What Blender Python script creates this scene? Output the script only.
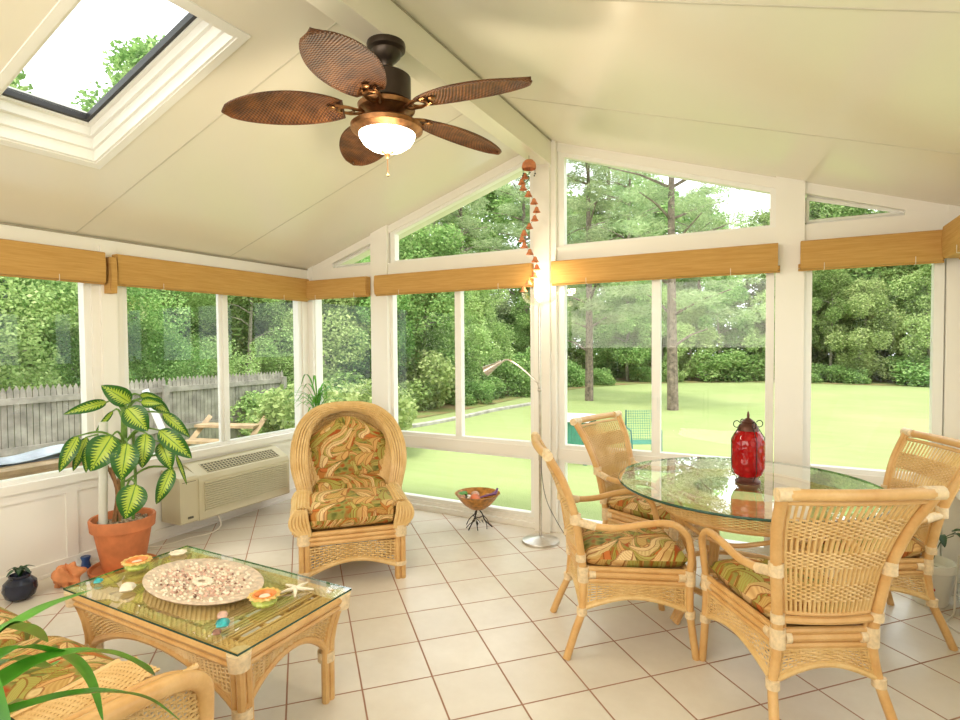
import bpy, math, random
import numpy as np
from mathutils import Vector as V, Matrix

random.seed(7)
COL = bpy.context.scene.collection
for o in list(bpy.data.objects):
    bpy.data.objects.remove(o)

# ------------------------------------------------------------------ camera
yaw, pit, rol, FPX = math.radians(28.14), math.radians(1.70), math.radians(-0.42), 556.0
Fv = V((-math.sin(yaw)*math.cos(pit), math.cos(yaw)*math.cos(pit), -math.sin(pit)))
Rv = V((math.cos(yaw), math.sin(yaw), 0)); Uv = Rv.cross(Fv)
R2 = Rv*math.cos(rol)+Uv*math.sin(rol); U2 = -Rv*math.sin(rol)+Uv*math.cos(rol)
cam_d = bpy.data.cameras.new('camera'); cam = bpy.data.objects.new('camera', cam_d); COL.objects.link(cam)
cam_d.sensor_width = 36; cam_d.lens = FPX*36/960; cam_d.clip_start = 0.02; cam_d.clip_end = 300
m = Matrix((R2, U2, -Fv)).transposed().to_4x4(); m.translation = V((0, 0, 1.5)); cam.matrix_world = m
bpy.context.scene.camera = cam

# ------------------------------------------------------------------ world, sun, fill light, exposure
w = bpy.data.worlds.new('world'); bpy.context.scene.world = w; w.use_nodes = True
bg = w.node_tree.nodes['Background']; bg.inputs[0].default_value = (0.93, 0.97, 1.0, 1); bg.inputs[1].default_value = 2.1
sun_d = bpy.data.lights.new('sun', 'SUN'); sun = bpy.data.objects.new('sun', sun_d); COL.objects.link(sun)
sun_d.energy = 2.5; sun_d.angle = math.radians(12); sun_d.color = (1, 0.95, 0.84)
sun.rotation_euler = V((-0.12, 0.45, -0.95)).to_track_quat('-Z', 'Y').to_euler()
def area_light(name, loc, target, sx, sy, power, color):
    d = bpy.data.lights.new(name, 'AREA'); o = bpy.data.objects.new(name, d); COL.objects.link(o)
    d.shape = 'RECTANGLE'; d.size = sx; d.size_y = sy; d.energy = power; d.color = color
    o.location = loc; o.rotation_euler = (V(target)-V(loc)).to_track_quat('-Z', 'Y').to_euler(); return o
area_light('added_fill_light', (-1.6, -1.15, 2.0), (-1.6, 3.0, 1.3), 3.6, 1.2, 62, (1, 0.92, 0.80))  # unseen fill light added behind the camera to brighten the room
vs = bpy.context.scene.view_settings
vs.view_transform = 'Standard'; vs.look = 'None'; vs.exposure = 0.55; vs.gamma = 1; vs.use_curve_mapping = False

# ------------------------------------------------------------------ node helpers / materials
class NT:
    def __init__(s, name):
        s.m = bpy.data.materials.new(name); s.m.use_nodes = True; s.t = s.m.node_tree; s.t.nodes.clear()
        s.out = s.n('ShaderNodeOutputMaterial')
    def n(s, ty, **kw):
        nd = s.t.nodes.new(ty)
        for k, v in kw.items(): setattr(nd, k, v)
        return nd
    def l(s, a, b): s.t.links.new(a, b)
    def setin(s, nd, key, val):
        if isinstance(val, bpy.types.NodeSocket): s.l(val, nd.inputs[key])
        else: nd.inputs[key].default_value = val
    def math(s, op, a, b=0.0, c=0.0):
        nd = s.n('ShaderNodeMath', operation=op); s.setin(nd, 0, a); s.setin(nd, 1, b); s.setin(nd, 2, c); return nd.outputs[0]
    def mix(s, f, a, b):
        nd = s.n('ShaderNodeMix', data_type='RGBA'); s.setin(nd, 0, f)
        for k, v in ((6, a), (7, b)):
            if not isinstance(v, bpy.types.NodeSocket): v = (*v[:3], 1)
            s.setin(nd, k, v)
        return nd.outputs[2]
    def ramp(s, f, stops, interp='LINEAR'):
        nd = s.n('ShaderNodeValToRGB'); s.l(f, nd.inputs[0]); cr = nd.color_ramp; cr.interpolation = interp
        while len(cr.elements) < len(stops): cr.elements.new(0.5)
        for e, (p, c) in zip(cr.elements, stops): e.position = p; e.color = (*c[:3], 1)
        return nd.outputs[0]
    def noise(s, vec, scale, detail=3, rough=0.5, dist=0.0):
        nd = s.n('ShaderNodeTexNoise'); s.setin(nd, 'Scale', scale); s.setin(nd, 'Detail', detail); s.setin(nd, 'Roughness', rough); s.setin(nd, 'Distortion', dist)
        if vec is not None: s.l(vec, nd.inputs['Vector'])
        return nd
    def obj(s): return s.n('ShaderNodeTexCoord').outputs['Object']
    def uv(s): return s.n('ShaderNodeTexCoord').outputs['UV']
    def mapping(s, vec, scale=(1, 1, 1), rot=(0, 0, 0), loc=(0, 0, 0)):
        nd = s.n('ShaderNodeMapping'); s.l(vec, nd.inputs[0]); nd.inputs['Scale'].default_value = scale
        nd.inputs['Rotation'].default_value = rot; nd.inputs['Location'].default_value = loc; return nd.outputs[0]
    def bsdf(s, color, rough=0.5, metal=0.0, bump=None, bs=0.3, bd=0.005, spec=0.5, **kw):
        p = s.n('ShaderNodeBsdfPrincipled')
        if not isinstance(color, bpy.types.NodeSocket): color = (*color[:3], 1)
        s.setin(p, 'Base Color', color); s.setin(p, 'Roughness', rough); s.setin(p, 'Metallic', metal); s.setin(p, 'Specular IOR Level', spec)
        for k, v in kw.items(): s.setin(p, k.replace('_', ' '), v)
        if bump is not None:
            b = s.n('ShaderNodeBump'); s.l(bump, b.inputs['Height']); b.inputs['Strength'].default_value = bs; b.inputs['Distance'].default_value = bd
            s.l(b.outputs[0], p.inputs['Normal'])
        s.l(p.outputs[0], s.out.inputs[0]); return p

M = {}
def simple(name, col, rough=0.5, metal=0.0, var=0.06, scale=8, spec=0.5, bs=0.05, **kw):
    t = NT(name); n = t.noise(t.obj(), scale, 4)
    c2 = tuple(max(0, c*(1-var*2)) for c in col); c1 = tuple(min(1, c*(1+var)) for c in col)
    t.bsdf(t.ramp(n.outputs[0], [(0.3, c2), (0.7, c1)]), rough, metal, n.outputs[0], bs, 0.002, spec, **kw)
    M[name] = t.m; return t.m
simple('white_vinyl', (0.88, 0.85, 0.79), 0.35, var=0.012, scale=2)
simple('white_frame', (0.88, 0.87, 0.83), 0.3, var=0.01, scale=2)
simple('ceiling_panel', (0.84, 0.79, 0.68), 0.22, var=0.012, scale=1.2, bs=0.02)
simple('joint_dark', (0.36, 0.32, 0.24), 0.6)
simple('joint_light', (0.62, 0.58, 0.48), 0.5)
simple('gasket', (0.04, 0.04, 0.045), 0.4)
simple('house_siding', (0.74, 0.70, 0.62), 0.6, var=0.02)
simple('rattan_wrap', (0.80, 0.62, 0.38), 0.45, var=0.10, scale=60)
simple('bronze', (0.05, 0.035, 0.025), 0.35, 0.6, scale=30)
simple('copper', (0.32, 0.15, 0.06), 0.35, 0.85, var=0.25, scale=30)
simple('steel', (0.62, 0.58, 0.52), 0.3, 0.9, scale=30)
simple('terracotta', (0.62, 0.20, 0.07), 0.7, var=0.12, scale=9)
simple('terracotta_light', (0.72, 0.28, 0.11), 0.75, var=0.12, scale=12)
simple('soil', (0.42, 0.33, 0.22), 0.9, var=0.4, scale=60, bs=0.8)
simple('ac_beige', (0.60, 0.55, 0.38), 0.45, var=0.015, scale=3)
simple('ac_dark', (0.10, 0.09, 0.06), 0.6)
simple('navy_glaze', (0.02, 0.025, 0.05), 0.12, var=0.3)
simple('blue_plastic', (0.03, 0.08, 0.25), 0.3)
simple('cord_white', (0.75, 0.70, 0.60), 0.5)
simple('cord_dark', (0.08, 0.08, 0.08), 0.5)
simple('iron', (0.03, 0.028, 0.025), 0.5, 0.5)
simple('lantern_metal', (0.12, 0.045, 0.03), 0.4, 0.5, scale=40)
simple('pipe_white', (0.72, 0.72, 0.64), 0.4, var=0.02)
simple('white_pot', (0.80, 0.78, 0.68), 0.3, var=0.02)
simple('red_paint', (0.55, 0.05, 0.04), 0.5)
simple('stem_green', (0.16, 0.30, 0.05), 0.5, var=0.2, scale=20)
simple('stem_brown', (0.30, 0.15, 0.06), 0.6, var=0.2, scale=30)
simple('leaf_blade', (0.12, 0.42, 0.035), 0.35, var=0.25, scale=7)
simple('leaf_dark', (0.02, 0.07, 0.02), 0.35, var=0.25, scale=20)
simple('bowl_orange', (0.55, 0.24, 0.04), 0.4, var=0.3, scale=25)
simple('shell_cream', (0.85, 0.76, 0.60), 0.5, var=0.08, scale=40)
simple('tray_stone', (0.70, 0.56, 0.43), 0.6, var=0.15, scale=40)
simple('shell_pink', (0.72, 0.45, 0.35), 0.5, var=0.2, scale=40)
simple('shell_brown', (0.30, 0.15, 0.10), 0.5, var=0.3, scale=40)
simple('turquoise', (0.04, 0.45, 0.48), 0.3, var=0.3, scale=40)
simple('orange_glaze', (0.80, 0.27, 0.06), 0.35, var=0.12, scale=25)
simple('yellow_glaze', (0.76, 0.50, 0.14), 0.35, var=0.1, scale=25)
simple('green_glaze', (0.50, 0.58, 0.12), 0.35, var=0.2, scale=25)
simple('wax', (0.85, 0.78, 0.62), 0.5)
simple('purple', (0.25, 0.12, 0.35), 0.5, var=0.2)
simple('green_item', (0.12, 0.42, 0.06), 0.5, var=0.2)
simple('coral', (0.75, 0.22, 0.10), 0.5, var=0.2)
simple('patio_green', (0.06, 0.25, 0.18), 0.4)
simple('patio_teal', (0.03, 0.14, 0.14), 0.4)
simple('white_plastic', (0.85, 0.86, 0.86), 0.35)
simple('lumber', (0.44, 0.31, 0.18), 0.7, var=0.2, scale=6)
simple('tarp', (0.45, 0.50, 0.58), 0.4, var=0.2, scale=6, bs=0.6)
simple('concrete', (0.42, 0.40, 0.37), 0.85, var=0.12, scale=3)
simple('bark', (0.22, 0.17, 0.13), 0.9, var=0.3, scale=9, bs=0.9)
simple('bark_pale', (0.33, 0.29, 0.22), 0.9, var=0.25, scale=9, bs=0.9)
simple('roof_grey', (0.22, 0.22, 0.24), 0.8)
simple('grey_siding', (0.50, 0.54, 0.58), 0.7)
simple('stone', (0.38, 0.36, 0.31), 0.8, var=0.2, scale=6)
simple('bell_clay', (0.66, 0.24, 0.10), 0.6, var=0.15, scale=30)
simple('fence_wood', (0.34, 0.31, 0.26), 0.85, var=0.22, scale=5, bs=0.5)

def rattan(name, a, b):
    t = NT(name); o = t.obj()
    n = t.noise(t.mapping(o, (6, 6, 6)), 2, 4); f = t.noise(o, 90, 2)
    c = t.mix(t.math('MULTIPLY', f.outputs[0], 0.35), t.ramp(n.outputs[0], [(0.3, a), (0.7, b)]), (0.42, 0.22, 0.07))
    t.bsdf(c, 0.36, 0, f.outputs[0], 0.1, 0.001); M[name] = t.m
rattan('rattan', (0.66, 0.36, 0.12), (0.78, 0.50, 0.21))
rattan('rattan_reed', (0.70, 0.45, 0.17), (0.84, 0.61, 0.29))

def wicker_brown():                                     # blade weave of the fan
    t = NT('wicker_brown'); uv = t.uv(); s = t.n('ShaderNodeSeparateXYZ'); t.l(uv, s.inputs[0])
    a = t.math('SINE', t.math('MULTIPLY', s.outputs[0], 380)); b = t.math('SINE', t.math('MULTIPLY', s.outputs[1], 240))
    h = t.math('MULTIPLY', a, b); n = t.noise(t.obj(), 14, 3)
    c = t.ramp(t.math('ADD', t.math('MULTIPLY', h, 0.25), n.outputs[0]), [(0.25, (0.035, 0.010, 0.003)), (0.5, (0.115, 0.036, 0.008)), (0.8, (0.26, 0.095, 0.022))])
    t.bsdf(c, 0.45, 0, h, 0.8, 0.004); M['wicker_brown'] = t.m
wicker_brown()

def shade_mat(name, a, b):
    t = NT(name); o = t.obj()
    n = t.noise(t.mapping(o, (3, 3, 60)), 2.0, 3); f = t.noise(t.mapping(o, (40, 40, 900)), 1, 2)
    c = t.mix(t.math('MULTIPLY', f.outputs[0], 0.3), t.ramp(n.outputs[0], [(0.3, a), (0.7, b)]), (0.36, 0.17, 0.03))
    t.bsdf(c, 0.75, 0, f.outputs[0], 0.25, 0.002, 0.2); M[name] = t.m
shade_mat('shade_cloth', (0.52, 0.29, 0.085), (0.62, 0.37, 0.125))

def tile_mat():
    t = NT('floor_tile'); g = t.n('ShaderNodeNewGeometry').outputs['Position']
    s_ = 0.31117; th = math.radians(45.95); ox, oy = -1.8095, 2.5012
    sp = t.n('ShaderNodeSeparateXYZ'); t.l(g, sp.inputs[0])
    X = t.math('SUBTRACT', sp.outputs[0], ox); Y = t.math('SUBTRACT', sp.outputs[1], oy)
    a = t.math('DIVIDE', t.math('ADD', t.math('MULTIPLY', X, math.cos(th)), t.math('MULTIPLY', Y, math.sin(th))), s_)
    b = t.math('DIVIDE', t.math('SUBTRACT', t.math('MULTIPLY', X, math.sin(th)), t.math('MULTIPLY', Y, math.cos(th))), s_)
    def edge(v):
        f = t.math('FRACT', t.math('ADD', v, 100.5)); return t.math('ABSOLUTE', t.math('SUBTRACT', f, 0.5))
    d = t.math('MINIMUM', edge(a), edge(b))
    grout = t.n('ShaderNodeMapRange'); t.l(d, grout.inputs[0]); grout.inputs[1].default_value = 0.009; grout.inputs[2].default_value = 0.016
    grout.inputs[3].default_value = 1; grout.inputs[4].default_value = 0
    cell = t.n('ShaderNodeCombineXYZ'); t.l(t.math('FLOOR', t.math('ADD', a, 100.0)), cell.inputs[0]); t.l(t.math('FLOOR', t.math('ADD', b, 100.0)), cell.inputs[1])
    wn = t.n('ShaderNodeTexWhiteNoise'); t.l(cell.outputs[0], wn.inputs[0])
    n = t.noise(g, 3.5, 6, 0.65); n2 = t.noise(g, 22, 3)
    base = t.mix(t.math('MULTIPLY', wn.outputs[0], 0.45), t.ramp(n.outputs[0], [(0.3, (0.71, 0.65, 0.56)), (0.7, (0.80, 0.75, 0.66))]), (0.67, 0.61, 0.52))
    base = t.mix(t.math('MULTIPLY', n2.outputs[0], 0.12), base, (0.50, 0.40, 0.29))
    c = t.mix(grout.outputs[0], base, (0.36, 0.19, 0.12))
    r = t.math('ADD', t.math('MULTIPLY', grout.outputs[0], 0.5), 0.26)
    t.bsdf(c, r, 0, t.math('SUBTRACT', t.math('MULTIPLY', n.outputs[0], 0.15), grout.outputs[0]), 0.4, 0.003, 0.4); M['floor_tile'] = t.m
tile_mat()

def glass_mat(name, tint=(1, 1, 1), ior=1.45, boost=1.0, rough=0.0, base=0.0):
    t = NT(name); tr = t.n('ShaderNodeBsdfTransparent'); tr.inputs[0].default_value = (*tint, 1)
    gl = t.n('ShaderNodeBsdfGlossy'); gl.inputs['Roughness'].default_value = rough; gl.inputs[0].default_value = (1, 1, 1, 1)
    fr = t.n('ShaderNodeFresnel'); fr.inputs[0].default_value = ior
    # facing-independent so that both sides of a thin sheet reflect the same
    ge = t.n('ShaderNodeNewGeometry'); lw = t.n('ShaderNodeLayerWeight'); lw.inputs[0].default_value = 0.5
    f = t.math('MINIMUM', t.math('ADD', t.math('MULTIPLY', t.math('POWER', lw.outputs[1], 4.0), boost), base), 0.95)
    mx = t.n('ShaderNodeMixShader'); t.l(f, mx.inputs[0]); t.l(tr.outputs[0], mx.inputs[1]); t.l(gl.outputs[0], mx.inputs[2])
    t.l(mx.outputs[0], t.out.inputs[0]); M[name] = t.m
glass_mat('window_glass', (0.97, 0.985, 0.97), boost=0.45, base=0.028)
glass_mat('table_glass', (0.90, 0.955, 0.87), boost=1.3, base=0.10)
glass_mat('clear_glass', (0.97, 0.97, 0.95), boost=0.7, base=0.06)
simple('glass_edge', (0.03, 0.09, 0.07), 0.1)

def red_glass():
    t = NT('red_glass'); v = t.n('ShaderNodeTexVoronoi'); t.l(t.obj(), v.inputs['Vector']); v.inputs['Scale'].default_value = 38
    c = t.ramp(v.outputs['Distance'], [(0.0, (0.62, 0.012, 0.012)), (0.6, (0.42, 0.002, 0.006))])
    p = t.bsdf(c, 0.08, 0, v.outputs['Distance'], 0.35, 0.008, 0.4, Transmission_Weight=0.35)
    M['red_glass'] = t.m
red_glass()

def emit(name, col, st):
    t = NT(name); e = t.n('ShaderNodeEmission'); e.inputs[0].default_value = (*col, 1); e.inputs[1].default_value = st; t.l(e.outputs[0], t.out.inputs[0]); M[name] = t.m
emit('lamp_glow', (1, 0.90, 0.72), 6); emit('bulb_glow', (1, 0.86, 0.62), 12)

def floral(name, seed):
    t = NT(name); uv = t.mapping(t.uv(), (1, 1, 1), (0, 0, 0), (seed, seed*0.7, 0))
    big = t.noise(uv, 2.6, 1); fine = t.noise(uv, 40, 2)
    col = t.ramp(t.noise(uv, 12, 2).outputs[0], [(0.38, (0.10, 0.11, 0.025)), (0.5, (0.27, 0.26, 0.08)), (0.62, (0.36, 0.10, 0.045))])
    pal = [[(0, (0.30, 0.31, 0.08)), (0.35, (0.42, 0.40, 0.14)), (0.6, (0.24, 0.25, 0.06)), (0.8, (0.50, 0.30, 0.12))],
           [(0, (0.66, 0.42, 0.20)), (0.3, (0.44, 0.42, 0.15)), (0.55, (0.76, 0.56, 0.30)), (0.8, (0.55, 0.20, 0.09))],
           [(0, (0.74, 0.52, 0.27)), (0.35, (0.68, 0.44, 0.20)), (0.62, (0.80, 0.62, 0.36)), (0.85, (0.38, 0.38, 0.12))]]
    for k, (ang, sx, sy, off) in enumerate(((0.3, 6.5, 15, 0), (2.0, 6.0, 13, 3.3), (1.1, 5.2, 11, 7.7))):
        vr = t.n('ShaderNodeVectorRotate', rotation_type='Z_AXIS'); t.l(uv, vr.inputs['Vector'])
        t.l(t.math('ADD', t.math('MULTIPLY', t.math('SUBTRACT', big.outputs[0], 0.5), 2.6), ang), vr.inputs['Angle'])
        mp = t.mapping(vr.outputs[0], (sx, sy, 0), (0, 0, 0), (off, off*1.7, 0))
        v = t.n('ShaderNodeTexVoronoi', voronoi_dimensions='2D'); t.l(mp, v.inputs['Vector']); v.inputs['Scale'].default_value = 1; v.inputs['Randomness'].default_value = 0.8
        d = t.n('ShaderNodeVectorMath', operation='SUBTRACT'); t.l(mp, d.inputs[0]); t.l(v.outputs['Position'], d.inputs[1])
        sp = t.n('ShaderNodeSeparateXYZ'); t.l(d.outputs[0], sp.inputs[0]); x = sp.outputs[0]
        y = t.math('ADD', sp.outputs[1], t.math('SUBTRACT', t.math('MULTIPLY', t.math('MULTIPLY', x, x), 1.1), 0.10))     # leaf bends
        ay = t.math('ABSOLUTE', y); vein = t.math('SINE', t.math('MULTIPLY', t.math('SUBTRACT', x, t.math('MULTIPLY', ay, 0.7)), 62))
        w_ = t.math('ADD', t.math('SUBTRACT', 0.40, t.math('MULTIPLY', t.math('MULTIPLY', x, x), 1.25)), t.math('MULTIPLY', vein, 0.02))
        edge = t.math('SUBTRACT', w_, ay)
        mask = t.math('GREATER_THAN', edge, 0.0); line = t.math('LESS_THAN', edge, 0.055); rib = t.math('LESS_THAN', ay, 0.028)
        sc = t.n('ShaderNodeSeparateColor'); t.l(v.outputs['Color'], sc.inputs[0]); c = t.ramp(sc.outputs[0], pal[k], 'CONSTANT')
        c = t.mix(t.math('MULTIPLY', t.math('ADD', vein, 1.0), 0.20), c, (0.36, 0.15, 0.05))
        c = t.mix(t.math('MULTIPLY', t.math('GREATER_THAN', y, 0.0), 0.28), c, (0.30, 0.26, 0.07))
        c = t.mix(t.math('MULTIPLY', t.math('MAXIMUM', line, rib), 0.75), c, (0.22, 0.07, 0.025))
        if k < 2: mask = t.math('MULTIPLY', mask, t.math('GREATER_THAN', sc.outputs[1], 0.12))
        else: mask = t.math('MULTIPLY', mask, t.math('GREATER_THAN', sc.outputs[1], 0.30))
        col = t.mix(mask, col, c)
    hs_ = t.n('ShaderNodeHueSaturation'); hs_.inputs['Saturation'].default_value = 1.12; t.l(col, hs_.inputs['Color'])
    t.bsdf(hs_.outputs[0], 0.65, 0, fine.outputs[0], 0.15, 0.002, 0.3); M[name] = t.m
floral('floral', 0.0)

def dumbcane():
    t = NT('dumbcane_leaf'); s = t.n('ShaderNodeSeparateXYZ'); t.l(t.uv(), s.inputs[0])
    u, v = s.outputs[0], s.outputs[1]
    d = t.math('MULTIPLY', t.math('ABSOLUTE', t.math('SUBTRACT', v, 0.5)), 2.0)
    k = t.math('SUBTRACT', u, t.math('MULTIPLY', d, 0.16))
    n = t.noise(t.uv(), 5, 2)
    st = t.math('SINE', t.math('ADD', t.math('MULTIPLY', k, 78), t.math('MULTIPLY', n.outputs[0], 9)))
    lim = t.math('ADD', t.math('MULTIPLY', st, 0.20), t.math('SUBTRACT', 0.52, t.math('MULTIPLY', t.math('POWER', u, 3.0), 0.45)))
    f = t.n('ShaderNodeMapRange'); t.l(t.math('SUBTRACT', d, lim), f.inputs[0]); f.inputs[1].default_value = -0.08; f.inputs[2].default_value = 0.06
    c = t.mix(f.outputs[0], (0.42, 0.56, 0.055), (0.02, 0.12, 0.01))
    mid = t.math('LESS_THAN', d, 0.045); c = t.mix(mid, c, (0.10, 0.25, 0.03))
    t.bsdf(c, 0.3, 0, st, 0.15, 0.004); M['dumbcane_leaf'] = t.m
dumbcane()

def foliage(name, cols, trans=0.35):
    t = NT(name); g = t.n('ShaderNodeNewGeometry'); o = t.n('ShaderNodeObjectInfo')
    n = t.noise(g.outputs['Position'], 0.9, 3)
    f = t.math('ADD', t.math('MULTIPLY', n.outputs[0], 0.55), t.math('MULTIPLY', g.outputs['Random Per Island'], 0.45))
    c = t.ramp(f, [(0.2, cols[0]), (0.5, cols[1]), (0.8, cols[2])])
    hsv = t.n('ShaderNodeHueSaturation'); t.l(c, hsv.inputs['Color']); t.l(t.math('ADD', t.math('MULTIPLY', o.outputs['Random'], 0.45), 0.98), hsv.inputs['Value'])
    t.l(t.math('ADD', t.math('MULTIPLY', o.outputs['Random'], 0.03), 0.485), hsv.inputs['Hue'])
    d = t.n('ShaderNodeBsdfDiffuse'); tr = t.n('ShaderNodeBsdfTranslucent'); t.l(hsv.outputs[0], d.inputs[0]); t.l(hsv.outputs[0], tr.inputs[0])
    mx = t.n('ShaderNodeMixShader'); mx.inputs[0].default_value = trans; t.l(d.outputs[0], mx.inputs[1]); t.l(tr.outputs[0], mx.inputs[2]); t.l(mx.outputs[0], t.out.inputs[0]); M[name] = t.m
foliage('foliage_oak', ((0.10, 0.19, 0.055), (0.22, 0.35, 0.11), (0.42, 0.52, 0.22)))
foliage('foliage_light', ((0.16, 0.25, 0.08), (0.34, 0.45, 0.17), (0.55, 0.62, 0.30)))
foliage('foliage_pine', ((0.16, 0.23, 0.11), (0.31, 0.40, 0.20), (0.50, 0.56, 0.32)))

def lawn_mat():
    t = NT('lawn_grass'); g = t.n('ShaderNodeNewGeometry').outputs['Position']
    n = t.noise(g, 0.35, 4); n2 = t.noise(t.mapping(g, (0.35, 2.2, 1)), 2.2, 6, 0.75); n3 = t.noise(g, 60, 2)
    c = t.ramp(n.outputs[0], [(0.3, (0.20, 0.27, 0.085)), (0.7, (0.32, 0.37, 0.15))])
    c = t.mix(t.math('MULTIPLY', n2.outputs[0], 0.7), c, (0.45, 0.48, 0.25))
    c = t.mix(t.math('MULTIPLY', n3.outputs[0], 0.4), c, (0.16, 0.24, 0.05))
    t.bsdf(c, 0.9, 0, n3.outputs[0], 0.5, 0.03, 0.1); M['lawn_grass'] = t.m
    t = NT('forest_floor'); g = t.n('ShaderNodeNewGeometry').outputs['Position']; n = t.noise(g, 1.5, 5)
    t.bsdf(t.ramp(n.outputs[0], [(0.35, (0.26, 0.17, 0.09)), (0.6, (0.20, 0.24, 0.08))]), 0.95, 0, n.outputs[0], 0.5, 0.05, 0.1); M['forest_floor'] = t.m
lawn_mat()

# ------------------------------------------------------------------ mesh builder
class MB:
    def __init__(s): s.v = []; s.f = []; s.uv = []; s.mi = []
    def add(s, vs, fs, uvs=None, mi=0):
        b = len(s.v); s.v += [tuple(p) for p in vs]
        for k, f in enumerate(fs):
            s.f.append(tuple(b+i for i in f)); s.uv.append([uvs[i] for i in f] if uvs else [(0, 0)]*len(f)); s.mi.append(mi)
    def box(s, x0, x1, y0, y1, z0, z1, mi=0):
        vs = [(x0,y0,z0),(x1,y0,z0),(x1,y1,z0),(x0,y1,z0),(x0,y0,z1),(x1,y0,z1),(x1,y1,z1),(x0,y1,z1)]
        s.hexa(vs, mi)
    def hexa(s, vs, mi=0):
        s.add(vs, [(0,3,2,1),(4,5,6,7),(0,1,5,4),(1,2,6,5),(2,3,7,6),(3,0,4,7)], None, mi)
    def tube(s, pts, r, n=8, cap=True, mi=0, flat=1.0, closed=False):
        pts = [V(p) for p in pts]; N = len(pts); rs = r if isinstance(r, (list, tuple)) else [r]*N
        T = []
        for i in range(N):
            a = pts[(i-1) % N] if closed else pts[max(0, i-1)]; b = pts[(i+1) % N] if closed else pts[min(N-1, i+1)]
            t = b-a; T.append(t.normalized() if t.length > 1e-9 else V((0, 0, 1)))
        up = V((0, 0, 1)) if abs(T[0].z) < 0.9 else V((1, 0, 0))
        nn = (up-T[0]*up.dot(T[0])).normalized(); vs = []; uvs = []; L = 0
        for i in range(N):
            if i: nn = nn-T[i]*nn.dot(T[i]); nn.normalize(); L += (pts[i]-pts[i-1]).length
            bb = T[i].cross(nn)
            for k in range(n):
                a = 2*math.pi*k/n; vs.append(pts[i]+(nn*math.cos(a)*flat+bb*math.sin(a))*rs[i]); uvs.append((L, k/n*0.1))
        fs = []
        M_ = N if closed else N-1
        for i in range(M_):
            j = (i+1) % N
            for k in range(n): fs.append((i*n+k, i*n+(k+1) % n, j*n+(k+1) % n, j*n+k))
        if cap and not closed: fs.append(tuple(range(n-1, -1, -1))); fs.append(tuple((N-1)*n+k for k in range(n)))
        s.add(vs, fs, uvs, mi)
    def lathe(s, prof, c=(0, 0, 0), n=24, mi=0, wob=None, capb=True, capt=False):
        vs = []; uvs = []
        for j, (r, z) in enumerate(prof):
            for k in range(n):
                a = 2*math.pi*k/n; rr = r*(wob(a, j) if wob else 1)
                vs.append((c[0]+rr*math.cos(a), c[1]+rr*math.sin(a), c[2]+z)); uvs.append((k/n, z))
        fs = []
        for j in range(len(prof)-1):
            for k in range(n): fs.append((j*n+k, j*n+(k+1) % n, (j+1)*n+(k+1) % n, (j+1)*n+k))
        if capb: fs.append(tuple(range(n-1, -1, -1)))
        if capt: fs.append(tuple((len(prof)-1)*n+k for k in range(n)))
        s.add(vs, fs, uvs, mi)
    def grid(s, fn, nu, nv, mi=0, cu=False, uvs_=(1, 1)):
        vs = []; uvs = []
        for i in range(nu+1):
            for j in range(nv+1):
                vs.append(fn(i/nu, j/nv)); uvs.append((i/nu*uvs_[0], j/nv*uvs_[1]))
        s.add(vs, [(i*(nv+1)+j, (i+1)*(nv+1)+j, (i+1)*(nv+1)+j+1, i*(nv+1)+j+1) for i in range(nu) for j in range(nv)], uvs, mi)
    def ball(s, c, r, n=10, mi=0, sq=(1, 1, 1)):
        prof = [(math.sin(math.pi*(i+0.02)/(n+0.04))*r, -math.cos(math.pi*(i+0.02)/(n+0.04))*r*sq[2]) for i in range(n+1)]
        s.lathe([(a*sq[0], b) for a, b in prof], c, n+4, mi, None, True, True)
    def build(s, name, mat, parent=None, smooth=True, loc=None):
        me = bpy.data.meshes.new(name); me.from_pydata(s.v, [], s.f)
        mats = mat if isinstance(mat, (list, tuple)) else [mat]
        for mm in mats: me.materials.append(M[mm])
        uvl = me.uv_layers.new(name='UVMap'); flat = [c for f in s.uv for p in f for c in p]; uvl.data.foreach_set('uv', flat)
        me.polygons.foreach_set('material_index', s.mi)
        me.polygons.foreach_set('use_smooth', [smooth]*len(me.polygons)); me.update()
        if smooth:
            try: me.set_sharp_from_angle(angle=math.radians(42))
            except Exception: pass
        o = bpy.data.objects.new(name, me); COL.objects.link(o)
        if parent: o.parent = parent
        if loc: o.location = loc
        return o
def tag(o, label=None, cat=None, group=None, kind=None):
    if label: o['label'] = label
    if cat: o['category'] = cat
    if group: o['group'] = group
    if kind: o['kind'] = kind
    return o
def empty(name, loc=(0, 0, 0), rz=0, label=None, cat=None, group=None, kind=None, parent=None):
    o = bpy.data.objects.new(name, None); COL.objects.link(o); o.location = loc; o.rotation_euler = (0, 0, rz); o.empty_display_size = 0.1
    if parent: o.parent = parent
    return tag(o, label, cat, group, kind)
def copy_tree(o, parent=None):
    c = o.copy(); COL.objects.link(c)
    if parent: c.parent = parent
    for ch in [x for x in bpy.data.objects if x.parent == o]: copy_tree(ch, c)
    return c
def cr(pts, n=8):                                        # catmull-rom
    pts = [V(p) for p in pts]; P = [pts[0]*2-pts[1]]+pts+[pts[-1]*2-pts[-2]]; out = []
    for i in range(1, len(P)-2):
        for k in range(n):
            t = k/n; a, b, c, d = P[i-1:i+3]
            out.append(0.5*((2*b)+(c-a)*t+(2*a-5*b+4*c-d)*t*t+(3*b-a-3*c+d)*t**3))
    out.append(pts[-1]); return out
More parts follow.
